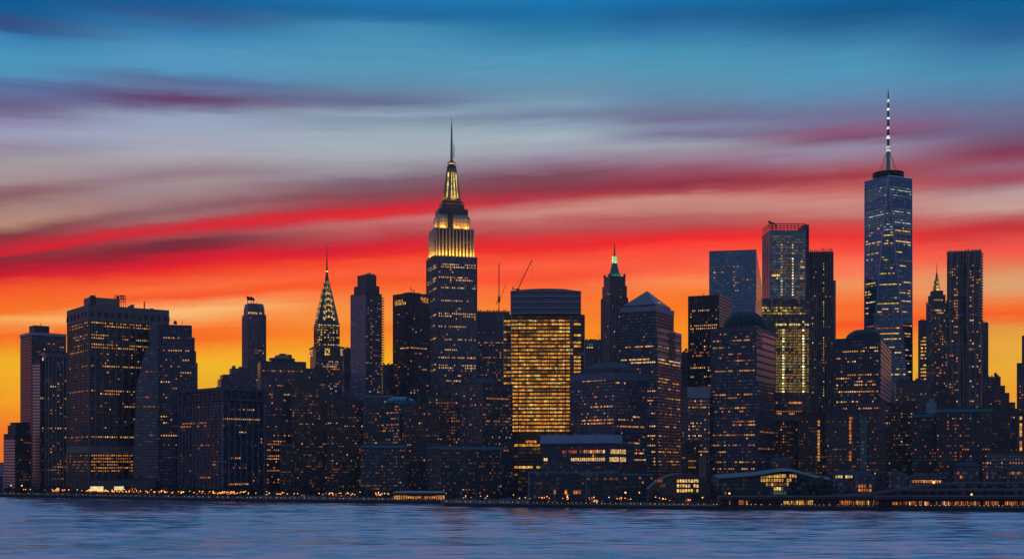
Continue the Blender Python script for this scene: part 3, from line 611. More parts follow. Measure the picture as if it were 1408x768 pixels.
# ---------------------------------------------------------------- tower with floodlit gold top and mooring mast
def gold_top_tower():
    Y = 1900; th = 16; b = Bld('art_deco_tower', 'tallest middle skyscraper, floodlit gold upper tiers, tapering lit mast and long antenna', 'skyscraper', 621, Y, th, 2.75, 3.7, .55, .6)
    k = Y / F; ra = .72; W = lambda hw: 2 * hw * k / (math.cos(b.th) + ra * math.sin(b.th)) / 2
    z = b.z; stone = (.15, .14, .16); sm = fc(stone, (.05, .06, .10), 2.75, 3.7, wf=.5, hf=.72); pal = mat('limestone', (.42, .38, .33), .75); dk = mat('mast_metal', (.10, .10, .11), .5, .4)
    R = lambda hw, c=0.: rect(W(hw), W(hw) * ra, c)
    mb = MB(); mb.loft([(R(35.5), 0), (R(35.5), z(357))])
    w, d = W(35.5), W(35.5) * ra
    ribs(mb, 'R', -w, w, 0, z(358), 5.5, 1.3, .55, 1, -d); ribs(mb, 'L', -d, d, 0, z(358), 5.5, 1.3, .55, 1, -w)
    mb.build('wall', [sm, mat('pier_stone', (.16, .155, .18), .75)], b.root)
    MB().loft([(R(36), z(357)), (R(36), z(355.6))]).build('ledge', pal, b.root)
    # tall gold tier with deep piers
    mb = MB(); mb.loft([(R(31), z(355.6)), (R(31), z(318))]); w, d = W(31), W(31) * ra
    ribs(mb, 'R', -w, w, z(355.5), z(317), 5.2, 1.9, 1.5, 1, -d); ribs(mb, 'L', -d, d, z(355.5), z(317), 5.2, 2.3, 1.5, 1, -w)
    mb.build('gold_tier', [fc((.05, .045, .04), (.03, .03, .03), 5.2, 3.7, wf=.5, hf=.7), pal], b.root)
    # shoulders and dark centre
    mb = MB(); mb.loft([(R(26.5, 3), z(318)), (R(26.5, 3), z(302)), (R(24.5, 5), z(297.5))]); mb.build('shoulder_tier', fc((.40, .35, .28), (.08, .07, .06), 5.5, 5, wf=.35, hf=.35), b.root)
    w, d = W(26.5), W(26.5) * ra
    MB().box(-w * .42, -w * .1, -d - 1.5, -d + 1, z(318), z(296)).build('centre_bay', fc((.06, .055, .06), (.03, .03, .04), 2.2, 3.7), b.root)
    MB().loft([(R(23.5, 3), z(297.5)), (R(23.5, 3), z(289.5))]).build('dark_tier', fc((.08, .075, .085), (.04, .04, .05), 2.7, 3.7), b.root)
    lo = MB(); lo.loft([(R(18.5, 3), z(289.5)), (R(18.5, 3), z(284)), (R(17, 4), z(283)), (R(17, 4), z(279.5)), (R(15, 4), z(278.5)), (R(15, 4), z(276))]); lo.build('observation_deck', fc((.12, .11, .10), (.05, .05, .06), 2.7, 3.7), b.root)
    for y, hw in ((282.6, 18.8), (277.7, 16.2)): MB().loft([(R(hw, 4), z(y)), (R(hw, 4), z(y - .8))]).build('lit_rail', lm('d'), b.root)
    lo = MB()
    for y, hw in ((276, 12.2), (262, 9.4), (248, 7.5), (236, 6.6), (231, 6.6)): pass
    lo.loft([(ring(hw * k, 16), z(y)) for y, hw in ((276, 9.2), (268, 8.0), (254, 6.7), (240, 5.9), (232, 5.7))]); lo.build('mooring_mast', mat('mast_stone', (.30, .27, .22), .55), b.root)
    fin = MB()
    for i in range(8):
        a = 2 * math.pi * i / 8 + .39; c, s_ = math.cos(a), math.sin(a)
        fin.bar((c * 11.6 * k, s_ * 11.6 * k, z(276)), (c * 6.3 * k, s_ * 6.3 * k, z(233)), 1.3, n=4, r2=.8)
    fin.build('mast_buttress', mat('buttress_stone', (.2, .18, .15), .6), b.root)
    for a in (-1.25, -1.85, -2.6, -.6):
        v = MB()
        for (ya, yb, ra_, rb) in ((273, 262, 8.75, 7.6), (261, 250, 7.5, 6.65), (249, 238, 6.6, 6.0)):
            c, s_ = math.cos(a), math.sin(a); v.bar((c * ra_ * k, s_ * ra_ * k, z(ya)), (c * rb * k, s_ * rb * k, z(yb)), .95, n=4)
        v.build('mast_window', lm('g'), b.root)
    lo = MB(); lo.loft([(ring(hw * k, 16), z(y)) for y, hw in ((232, 6.6), (229, 6.6), (229, 5.2), (226.5, 5.2))]); lo.build('mast_drum', dk, b.root)
    MB().loft([(ring(4.9 * k, 16), z(228.5)), (ring(4.9 * k, 16), z(225))]).build('lantern', lm('k'), b.root)
    MB().loft([(ring(hw * k, 16), z(y)) for y, hw in ((225, 5.6), (223.5, 5.6), (222.5, 3.2))]).build('mast_cap', dk, b.root)
    an = MB(); an.bar((0, 0, z(223)), (0, 0, z(190)), 1.35 * k, n=8, r2=1.0 * k); an.bar((0, 0, z(190)), (0, 0, z(172)), .95 * k, n=8, r2=.7 * k); an.bar((0, 0, z(172)), (0, 0, z(160)), .5 * k, n=8, r2=.15 * k)
    an.build('antenna', dk, b.root)
    for i in range(14):
        y = 221 - i * 3.4; r = (2.6 - i * .1) * k; MB().loft([(ring(r, 8), z(y)), (ring(r, 8), z(y - 1.2))]).build('antenna_ring', mat('ring_grey', (.6, .56, .52), .5), b.root)
    MB().bar((3.6, 0, z(216)), (3.6, 0, z(199)), .55).build('antenna_dish', dk, b.root)
    # rows of lit floors
    w, d = W(35.5), W(35.5) * ra; fr, fl_ = b.fR(-d), b.fL(-w)
    for y, dn in ((365, .75), (369, .9), (383, .8), (387, .7), (397, .6), (412, .8), (433, .75), (436, .5), (449, .75), (467, .7), (481, .5), (490, .6), (502, .75), (507, .8), (515, .4), (524, .5)):
        b.row(fr, y, 601, 656, dn, 'wwaw'); 
        if dn > .6: b.row(fl_, y + 1, 587, 600, dn, 'aw')
    b.scat(fr, 600, 360, 656, 560, .035, 'oda'); b.row(fr, 460, 612, 616, 1, 'o')
    b.row(fl_, 400, 590, 600, .8, 'a')
    fr = b.fR(-W(31) * ra)
    b.scat(fr, 592, 320, 652, 354, .3, 'dd', wf=.4)
    b.done()
    # the floodlights that stand on the setbacks
    def flood(x, y, zz, tx, ty, tz, e, sxx, syy, col=(1, .45, .04)):
        ld = bpy.data.lights.new('floodlight', 'AREA'); ld.shape = 'RECTANGLE'; ld.size, ld.size_y = sxx, syy; ld.energy = e; ld.color = col
        lo_ = bpy.data.objects.new('floodlight', ld); COL.objects.link(lo_); lo_.parent = b.root; lo_.location = (x, y, zz)
        lo_.rotation_euler = (Vector((tx, ty, tz)) - Vector((x, y, zz))).to_track_quat('-Z', 'Y').to_euler()
    w, d = W(31), W(31) * ra
    for i in range(4):
        x = (-w + w / 4) + i * w / 2; flood(x, -d - 5.2, z(355), x, -d, z(334), FLOOD, w / 2.2, 1.)
    for i in range(2): y = -d / 2 + i * d; flood(-w - 5.2, y, z(355), -w, y, z(334), FLOOD, d * .8, 1.)
    w2, d2 = W(26.5), W(26.5) * ra
    for x in (-w2 * .75, w2 * .15, w2 * .72): flood(x, -d2 - 3.6, z(317.3), x, -d2, z(305), FLOOD * .8, w2 * .35, .8)
    flood(-w2 - 3.6, 0, z(317.3), -w2, 0, z(305), FLOOD * .9, d2, .8)
    for a in (-1.57, -3.0): flood(math.cos(a) * 14 * k, math.sin(a) * 14 * k, z(275), math.cos(a) * 4 * k, math.sin(a) * 4 * k, z(250), FLOOD * .3, 5, 2)
FLOOD = 5500.
gold_top_tower()

# ---------------------------------------------------------------- towers in the middle
def middle():
    b = tower('tall blue-faced tower with stepped top and balconied edge, right of the needle tower', 482, 503, 525, 1750, 42, 403, (.05, .05, .062), (.05, .06, .09), bay=2.6, fl=3.5, trim='blue',
              tiers=[(485, 523, 391, 2), (488, 520, 376, 4)])
    MB().box(-.35, .05, .2, b.D - .2, 0, b.H - 1).build('sky_blue_face', fc((.10, .135, .21), (.10, .15, .24), 2.6, 3.5, wf=.85, hf=.6), b.root)  # left face tinted: dusk-sky blue put into its colour
    X = b.X; mb = MB()
    for i in range(int(b.H / 3.5)): mb.box(X - .05, X + 4.5, .5, 7, i * 3.5 + 2.2, i * 3.5 + 3.5)
    mb.box(X - .04, X + 2.2, 3, 6.5, 0, b.H - 2)
    mb.build('balcony_stack', TRIM['brown'], b.root)
    for i in range(5): plant(b, 6 + i * 3, 7.5 + i * 3, 7, 9, b.z(376), 1.5 + i % 3)
    b.scat('fR', 503, 405, 525, 545, .12, OR); b.scat('fL', 483, 405, 502, 540, .05, 'od'); 
    for y in range(412, 545, 8): b.row('fR', y, 508, 512, .8, 'oa')
    b.row('fL', 488, 484, 500, .5, 'o'); b.done()
    tower('small dark block filling the gap right of the blue-faced tower', 526, 526, 542, 1840, 4, 502, (.08, .07, .09), d=30, name='apartment_block', cat='building').done()
    tower('small dark block filling the gap left of the blue-faced tower', 473, 473, 484, 1840, 4, 480, (.06, .055, .07), d=30, name='apartment_block', cat='building').done()
    b = tower('black flat-topped block with amber windows under its roof, left of the gold-topped tower', 540, 564, 592, 1780, 45, 403, (.028, .028, .034), (.02, .03, .05), bay=3, fl=3.6, trim='dark')
    plant(b, 6, 24, 8, 22, b.H, b.z(400) - b.H, TRIM['dark']); mb = MB(); x, y = 8, 8; zt = b.z(400)
    mb.bar((x, y, zt), (x, y, zt + 8), .4); mb.bar((x - 1, y, zt + 4), (x + 6, y, zt + 2), .5); mb.bar((x + 6, y, zt), (x + 6, y, zt + 4), .6); mb.build('antenna', STEELBLK, b.root)
    for y in (412, 416): b.row('fL', y, 542, 563, .8, 'yyk', hf=1.0); b.row('fR', y, 577, 591, .95, 'yy', hf=1.0)
    b.row('fL', 421, 541, 545, 1, 'y'); b.row('fL', 480, 541, 563, .6, 'aw'); b.row('fR', 480, 564, 588, .6, 'aw'); b.scat('fR', 564, 430, 590, 545, .06, OR); b.scat('fL', 541, 430, 563, 545, .05, 'od'); b.row('fR', 456, 571, 574, 1, 'w'); b.row('fR', 508, 575, 588, .8, 'a'); b.done()
    # tower under construction behind
    b = tower('unfinished tower with ragged top floor and lattice crane mast, right of the gold-topped tower', 655, 655, 701, 1900, 3, 428, (.055, .055, .075), (.05, .07, .11), bay=2.6, fl=3.6, d=40, trim='dark', roof=False)
    mb = MB()
    for i in range(16): x = b.X * i / 15; h = RNG.uniform(1, 4); mb.box(x - .5, x + .5, 1, 2, b.H, b.H + h); mb.box(x - .5, x + .5, 20, 21, b.H, b.H + h)
    mb.box(0, b.X, 0, 1, b.H + .5, b.H + 1); mb.build('column_stub', STEELBLK, b.root)
    b.scat('fR', 656, 452, 692, 545, .16, 'addo'); b.row('fR', 455, 656, 690, .6, 'ad'); b.row('fR', 470, 656, 692, .5, 'ad')
    for y in range(470, 540, 5): b.row('fR', y, 681, 684, .8, 'oa')
    b.done()
    # lit office slab with stepped shoulders
    b = tower('big office block with almost every floor glowing gold, blue-grey glass attic above', 702, 702, 799, 1450, None, 432, (.05, .05, .058), (.09, .08, .06), bay=4.1, fl=4.05, wf=.92, hf=.62, d=34, trim='dark', roof=False)
    X = b.X; fr = b.fR()
    MB().box(-b.X * 10 / 97, -.05, 3, 30, 0, b.z(432)).build('left_wing', b.m, b.root); MB().box(X + .05, X * 1.05, 3, 30, 0, b.z(432)).build('right_wing', b.m, b.root)
    pts = [(0, 0), (X * .25, -2.2), (X * .5, -3), (X * .75, -2.2), (X, 0), (X, 30), (0, 30)]
    zt = [b.z(399.5), b.z(397.6), b.z(397), b.z(397.6), b.z(400.5), b.z(399), b.z(399)]
    lo = MB(); lo.loft([(pts, b.H), (pts, zt)]); lo.build('glass_attic', fc((.075, .085, .12), (.09, .12, .18), 4.1, 6.2, wf=.98, hf=.78, glow=0., gvar=.1), b.root)
    mb = MB()
    for y in (401, 408, 416, 424, 431):
        p2 = [(x, yy - .5) if i < 5 else (x, yy) for i, (x, yy) in enumerate(pts)]; mb.loft([(p2, b.z(y)), (p2, b.z(y) + .7)])
    mb.build('attic_band', TRIM['steel'], b.root)
    mb = MB()
    for i in range(10): x = X * i / 9; mb.box(x - .35, x + .35, -.6, .04, b.z(650), b.z(434))
    for j in range(int(b.z(434) / 4.05)): mb.box(0, X, -.45, .04, j * 4.05 - .55, j * 4.05 + .6)
    mb.build('mullion', mat('mullion_bronze', (.06, .05, .04), .6), b.root)
    for x in (692.6, 703, 785, 804): u = fr.uv(x, 500)[0]; MB().box(u - .3, u + .3, 2.0 if x in (692.6, 804) else -.9, 3.1 if x in (692.6, 804) else .04, b.z(535), b.z(433)).build('corner_mullion', TRIM['steel'], b.root)
    j0, j1 = round(b.z(592) / 4.05), round(b.z(436) / 4.05); nb = int(X / 4.1)
    wl, wr = b.fR(3), b.fR(3)
    for j in range(j0, j1):
        py = HZ - ((j + .5) * 4.05 + G - HC) * F / b.Y
        q = RNG.choice((1., 1., .97, .95, .9, .7)) if py > 441 else .75
        run = 1
        for i in range(nb):
            px = CX + F * (b.C.x + (i + .5) * 4.1 * math.cos(b.th)) / b.Y
            if RNG.random() < .25: run = RNG.random() < q
            if px > (785 if py < 520 else 783) and RNG.random() > .12: continue
            b.add(fr, i, j, RNG.choice('yyyyykkaz') if run else RNG.choice('zzd'), .94, .5)
        if 440 < py < 532 and RNG.random() < .85: b.row(wl, py, 691, 703, .95, 'yyz', wf=.9)
        if py < 530 and RNG.random() < .65: b.row(fr, py, 786, 799, .9, 'yk', wf=.9)
        elif py > 500 and RNG.random() < .5: b.row(fr, py, 785, 796, .6, 'yd')
    for y, dn, k in ((608, .5, 'ao'), (613, .95, 'yy'), (618, .3, 'dd'), (634, .3, 'o'), (641, .95, 'yk')): b.row(fr, y, 706, 745, dn, k, wf=.94, hf=.66)
    b.scat(fr, 704, 650, 730, 684, .05, 'od'); b.done()
    b = tower('small dark block with one pale green lit strip, just right of the gold-lit office block', 803, 803, 829, 1700, 3, 468, (.07, .065, .075), d=30, name='office_block', cat='office building', bay=3)
    b.row('fR', 475, 804, 818, 1, 'e', hf=.8); b.row('fR', 476.5, 804, 818, 1, 'g', hf=.4); b.done()
    # stepped tower with green lantern
    Y = 1900; b = Bld('art_deco_tower', 'slender stepped tower with a green-lit lantern and a thin spire, beside the pyramid-roofed tower', 'skyscraper', 845, Y, 20, 2.6, 3.6, .5, .6)
    k = Y / F; W = lambda hw: hw * k / (math.cos(b.th) + .9 * math.sin(b.th)); R = lambda hw, c=0.: rect(W(hw), W(hw) * .9, c); z = b.z
    m = fc((.12, .10, .115), (.04, .05, .08), 2.6, 3.6, wf=.5, hf=.6)
    mb = MB(); mb.loft([(R(18), 0), (R(18), z(410))]); w, d = W(18), W(18) * .9; ribs(mb, 'R', -w, w, 0, z(411), 5.2, 1.1, .6, 1, -d); ribs(mb, 'L', -d, d, 0, z(411), 5.2, 1.1, .6, 1, -w); mb.build('wall', [m, TRIM['brown']], b.root)
    MB().loft([(R(16.5), z(410)), (R(16.5), z(394))]).build('upper_storeys', m, b.root); MB().loft([(R(14.5), z(394)), (R(14.5), z(381))]).build('shoulder', m, b.root)
    mb = MB()
    for sx_ in (-1, 1):
        for sy_ in (-1, 1): x, y = sx_ * W(13.2), sy_ * W(13.2) * .9; mb.loft([([(x - 1.6, y - 1.6), (x + 1.6, y - 1.6), (x + 1.6, y + 1.6), (x - 1.6, y + 1.6)], z(381)), ([(x - 1, y - 1), (x + 1, y - 1), (x + 1, y + 1), (x - 1, y + 1)], z(377))])
    mb.build('pinnacle', TRIM['brown'], b.root)
    gr = mat('green_copper', (.07, .20, .13), .5)
    MB().loft([(R(10.5, 4), z(381)), (R(10.5, 4), z(377)), (R(8, 4), z(375)), (R(5.5, 3), z(366)), (R(4.2, 2), z(362))]).build('copper_roof', gr, b.root)
    ge = emis('green_glow', (.42, 1, .42), 1.1)
    MB().loft([(R(4.0, 2), z(362)), (R(4.0, 2), z(354)), (R(2.9, 1.5), z(352.5))]).build('lantern', ge, b.root)
    for i in range(5): x = -W(8) + W(16) * i / 4; MB().box(x - .6, x + .6, -W(10.5) * .9 - .3, -W(10.5) * .9 + .4, z(380), z(378)).build('green_lamp', emis('green_dim', (.15, .9, .4), .45), b.root)
    MB().bar((0, 0, z(353)), (0, 0, z(332)), 1.6, n=8, r2=.2).build('spire', gr, b.root)
    fr, fl_ = b.fR(-W(18) * .9), b.fL(-W(18)); b.scat(fr, 834, 412, 862, 490, .06, OR); b.scat(fl_, 828, 412, 834, 490, .06, 'od'); b.scat(b.fR(-W(16.5) * .9), 834, 392, 860, 410, .06, 'od'); b.done()
    # pyramid roof
    b = tower('blue-grey tower with a dark pyramid roof, right of the green lantern tower', 846, 904, 937, 1430, 62, 452, (.055, .062, .082), (.06, .085, .13), bay=2.4, fl=3.5, wf=.8, hf=.5, trim='blue', roof=ROOF)
    X, D = b.X, b.D; i = 3
    x1, d1 = b.R(930), b.L(851)
    MB().box(i, x1, i, d1, b.H, b.z(420)).build('upper_storeys', b.m, b.root)
    MB().box(i - .4, x1 + .3, i - .4, d1, b.z(426), b.z(420) + .3).build('parapet', TRIM['blue'], b.root)
    cx, cy = (i + x1) / 2, (i + d1) / 2; hx, hy = (x1 - i) / 2, (d1 - i) / 2
    q = lambda s: [(cx + hx * s * a, cy + hy * s * c) for a, c in ((-1, -1), (1, -1), (1, 1), (-1, 1))]
    MB().loft([(q(.88), b.z(420)), (q(.88), b.z(416.5))]).build('attic', b.m, b.root)
    MB().loft([(q(.9), b.z(416.5)), (q(.01), b.z(393.5))]).build('pyramid_roof', mat('roof_slate', (.055, .06, .085), .5), b.root)
    for xa in (6, 11, 22, 24): pass
    f2 = b.fR(i); b.row(f2, 418, 905, 920, .5, 'od')
    mb = MB(); bands(mb, X, .1, [b.z(455) - n * 7 for n in range(5)], 3.4, .3, 0, left=False); mb.build('spandrel', TRIM['steel'], b.root)
    MB().box(X * .45, X * .72, -.4, .05, b.z(492), b.z(452)).build('dark_bay', fc(DARK, (.02, .025, .03), 2.4, 3.5), b.root)
    b.row('fL', 494, 852, 903, .95, 'ww'); b.row('fL', 500, 866, 903, .9, 'ww'); b.row('fR', 496, 905, 936, .9, 'ww'); b.row('fR', 502, 905, 936, .8, 'wa')
    for y, a, c, dn in ((463, 850, 896, .3), (476, 858, 900, .6), (484, 852, 900, .2), (521, 865, 903, .7), (524, 870, 900, .7), (536, 868, 903, .6), (549, 870, 903, .7), (562, 872, 903, .3), (567, 870, 903, .4), (585, 878, 903, .6), (597, 880, 903, .7), (611, 882, 903, .6), (621, 884, 903, .4), (631, 886, 903, .6), (636, 882, 903, .4)):
        b.row('fL', y, a, c, dn, 'waa'); b.row('fR', y + 1, 905, 936, dn * .8, 'aad')
    b.scat('fL', 847, 455, 903, 640, .05, 'dod'); b.scat('fR', 905, 455, 936, 640, .10, 'ddo'); b.done()
    # low blue building with trapezoid roof
    b = tower('squat blue-grey office block with a dark trapezoid roof, in front of the pyramid-roofed tower', 784, 846, 890, 1290, 44, 512, (.06, .07, .10), (.06, .085, .14), bay=2.2, fl=3.3, wf=.75, hf=.5, trim='blue', roof=ROOF)
    X, D = b.X, b.D; MB().box(-.5, X + .4, -.5, D, b.z(521), b.H + .6).build('parapet', mat('parapet_blue', (.10, .125, .18), .5), b.root)
    q = lambda a, c: [(a, a), (X - a, a), (X - a, D - a), (a, D - a)]
    MB().loft([(q(5, 0), b.H + .3), (q(9, 0), b.z(503)), (q(17, 0), b.z(495))]).build('mansard_roof', mat('roof_dark', (.03, .033, .04), .8), b.root)
    for y, a, c, dn in ((525, 800, 838, .8), (560, 812, 845, .9), (566, 800, 845, .3), (578, 798, 845, .9), (584, 788, 845, .9), (592, 800, 845, .4)): b.row('fL', y, a, c, dn, 'wao')
    for y, a, c, dn in ((525, 846, 860, .4), (560, 852, 868, .3), (579, 850, 872, .9), (585, 848, 886, .85), (572, 850, 880, .3), (607, 855, 880, .4), (622, 860, 886, .8), (633, 860, 888, .4)): b.row('fR', y, a, c, dn, 'wao')
    b.scat('fL', 786, 528, 845, 600, .07, 'ddo'); b.scat('fR', 847, 528, 889, 640, .07, 'ddo'); b.done()
    # ferry terminal
    b = tower('waterfront terminal with a pale blue roof band and glazed lower hall', 745, 838, 872, 1190, 60, 609, (.05, .06, .08), (.04, .06, .09), bay=2.2, fl=3.6, wf=.8, hf=.5, name='ferry_terminal', cat='terminal', trim='blue', roof=TEAL)
    X, D = b.X, b.D; MB().box(-1.5, X * .45, -1.5, D + 1, b.H + .3, b.z(597)).build('roof_band', mat('roof_band_blue', (.22, .34, .50), .5), b.root)
    for y, a, c, dn, k in ((606, 790, 825, .5, 'wd'), (621, 770, 800, .35, 'r'), (621, 800, 834, .8, 'wo'), (628, 812, 834, .4, 'od'), (633.5, 747, 758, .9, 'w'), (633.5, 783, 834, .9, 'ww'), (650, 810, 832, .6, 'dd'), (657, 790, 832, .3, 'd'), (664, 790, 832, .3, 'd')): b.row('fL', y, a, c, dn, k, hf=.8)
    for y in (620, 634): b.row('fR', y, 838, 861, 1, 'ww', hf=1.1)
    b.row('fR', 651, 845, 859, 1, 'qc', hf=1.1); b.done()
    b = tower('long glazed quay hall with warm ground-floor windows, in front of the terminal', 726, 726, 852, 1120, None, 650, (.035, .05, .065), (.03, .05, .07), bay=2.4, fl=3.8, wf=.85, hf=.6, d=14, name='quay_hall', cat='hall', trim='blue', roof=TEAL, facek=dict(metal=.6))
    mb = MB(); bands(mb, b.X, 14, [4 + i * 3.8 for i in range(6)], .35, .3, 0); ribs(mb, 'R', 0, b.X, 0, b.H, 12, .4, .3, 0); mb.build('glazing_bar', mat('bar_teal', (.06, .12, .15), .5), b.root)
    for x in (727, 806): mast(b, b.R(x), -2, 0, b.z(648), .3, 'flagpole', mat('pole_teal', (.2, .3, .33), .5))
    for a, c in ((731, 734), (758, 767), (775, 780), (788, 801)): b.row('fR', 676.5, a, c, 1, 'oya', hf=1.1, wf=.8); b.row('fR', 673.5, a, c, 1, 'o', hf=.8) if a == 788 else None
    b.scat('fR', 728, 652, 850, 672, .04, 'dd'); b.scat('fR', 738, 683, 850, 690, .2, 'wod'); b.scat('fR', 806, 655, 850, 672, .12, 'dt'); b.done()
    b = tower('teal glass annex with a curved roof line, between the terminal and the arched shed', 838, 838, 900, 1175, 4, 653, (.04, .055, .07), (.04, .06, .08), bay=2.6, fl=3.8, d=30, name='glass_annex', cat='hall', trim='blue', roof=TEAL)
    b.scat('fR', 840, 656, 898, 690, .05, 'do'); b.row('fR', 675, 858, 884, .3, 'y'); b.done()
    # arched shed
    b = Bld('arched_shed', 'barrel-roofed shed with three rows of lit windows, on the quay beside the annex', 'shed', 892, 1130, 0, 2.4, 4.2, .8, .7)
    X = b.R(988); n = 16; prof = [(X * i / n, 2 + (b.z(650) - 2) * math.sin(math.pi * (.07 + .86 * i / n)) ** .55) for i in range(n + 1)]
    mb = MB(); k0 = 0
    for y in (0, 26):
        for x, zz in prof: mb.v.append((x, y, zz))
        for x, zz in prof: mb.v.append((x, y, 0))
    N = n + 1
    for i in range(n):
        mb.f.append((N + i, N + i + 1, i + 1, i)); mb.m.append(0); o2 = 2 * N; mb.f.append((o2 + i, o2 + i + 1, o2 + N + i + 1, o2 + N + i)); mb.m.append(0)
        mb.f.append((i, i + 1, o2 + i + 1, o2 + i)); mb.m.append(1)
    mb.f.append((0, 2 * N, 3 * N, N)); mb.m.append(0); mb.f.append((n, N + n, 3 * N + n, 2 * N + n)); mb.m.append(0)
    mb.build('wall', [fc((.10, .075, .07), (.06, .06, .07), 2.4, 4.2, wf=.5, hf=.5), mat('shed_roof', (.12, .09, .09), .6)], b.root)
    for y in (659, 667.5, 675): b.row('fR', y, 927, 961, .9, 'wwk')
    b.scat('fR', 900, 655, 926, 680, .3, 'drd'); b.row('fR', 688, 920, 952, .7, 'ro'); b.row('fR', 693, 900, 984, .3, 'o'); b.done()
    # narrow building with grey head
    b = tower('narrow grey block with a pale blank head panel, behind the arched shed', 938, 938, 976, 1330, None, 533, (.11, .105, .105), (.06, .065, .08), bay=2, fl=3.2, wf=.55, hf=.5, d=30, trim='conc')
    MB().box(b.R(945), b.X + .4, -.6, .05, b.z(547), b.H + 1).build('head_panel', mat('panel_grey', (.27, .265, .29), .7), b.root)
    MB().box(b.R(961), b.R(971), -9, -.05, 0, b.z(626)).build('blank_pier', mat('pier_tan', (.20, .17, .14), .8), b.root)
    MB().box(b.R(944.5), b.R(960.5), -9, -.05, 0, b.z(606)).build('front_bay', fc(DARK, (.02, .02, .02), 2, 3.2), b.root)
    b.scat('fR', 945, 550, 976, 625, .42, 'wadd'); b.scat('fR', 938, 550, 945, 640, .1, 'od'); b.row(b.fR(-9), 632, 946, 957, 1, 'y'); b.row(b.fR(-9), 642, 945, 957, .9, 'y'); b.row(b.fR(-9), 618, 946, 958, .8, 'aw'); b.row(b.fR(-9), 638, 946, 957, .6, 'd'); b.done()
    tower('dark slab filling the gap between the pyramid-roofed tower and the black box tower', 934, 934, 950, 1720, 3, 485, (.05, .045, .055), d=30, name='office_block', cat='office building').done()
middle()

# ---------------------------------------------------------------- towers at the right
def cranes():
    Y = 1905; k = Y / F; root = empty('tower_crane', (PX(686, Y), Y, Z(428, Y))); tag(root, 'upright red lattice crane mast with a small slewing cab on the unfinished tower', 'crane')
    h = 66 * k; m = MB(); w = .95
    for sx_ in (-w, w):
        for sy_ in (-w, w): m.bar((sx_, sy_, -8), (sx_, sy_, h), .22)
    n = 22
    for i in range(n):
        z0, z1 = h * i / n, h * (i + 1) / n; s_ = 1 if i % 2 else -1
        m.bar((-w * s_, -w, z0), (w * s_, -w, z1), .16); m.bar((-w, -w * s_, z0), (-w, w * s_, z1), .16); m.bar((-w, -w, z1), (w, -w, z1), .16)
    m.build('lattice_mast', mat('crane_red', (.25, .05, .04), .6), root)
    m = MB(); m.box(-2.2, 2.2, -1.6, 1.6, 13 * k, 15.5 * k); m.box(-1.5, 1.5, -1.5, 1.5, 15.5 * k, 21 * k); m.build('slewing_cab', STEELBLK, root)
    m = MB(); m.bar((1, 0, 15 * k), (10 * k, 0, 38 * k), .3); m.bar((1, -.8, 15 * k), (10 * k, 0, 38 * k), .2); m.bar((-1, 0, 15 * k), (-4 * k, 0, 10 * k), .5); m.build('jib', STEELBLK, root)
    MB().bar((0, 0, h), (0, 0, h + 1.6), .4).build('beacon', emis('beacon_red', (1, .2, .1), 1), root)
    Y = 1470; k = Y / F; root = empty('luffing_crane', (PX(712, Y), Y, Z(398, Y))); tag(root, 'red luffing crane with its slanting lattice jib raised over the gold-lit office block', 'crane')
    m = MB(); a, e = Vector((0, 0, 1 * k)), Vector((19.5 * k, 0, 41 * k)); dv = (e - a); nn = Vector((-dv.z, 0, dv.x)).normalized()
    q = [nn * .75, -nn * .75 + Vector((0, .7, 0)), -nn * .75 - Vector((0, .7, 0))]
    for o in q: m.bar(a + o * .6, e + o * .35, .2)
    for i in range(18):
        p0, p1 = a + dv * i / 18, a + dv * (i + 1) / 18; o0, o1 = (q[0], q[1]) if i % 2 else (q[2], q[0]); m.bar(p0 + o0 * .6, p1 + o1 * .6, .14)
    m.build('lattice_jib', MATS['crane_red'], root)
    m = MB(); m.box(-2, 2, -1.5, 1.5, -3 * k, 1.2 * k); m.box(-9 * k * .8, -1, -1, 1, .2 * k, 1 * k); m.box(-7.5 * k, -6 * k, -1.2, 1.2, .1 * k, 3.5 * k); m.build('slewing_deck', STEELBLK, root)
    m = MB(); m.bar((-6.5 * k, 0, 3 * k), tuple(a + dv * .55), .1); m.bar(tuple(e), (e.x + .5, 0, 14 * k), .09); m.build('cable', STEELBLK, root)
cranes()

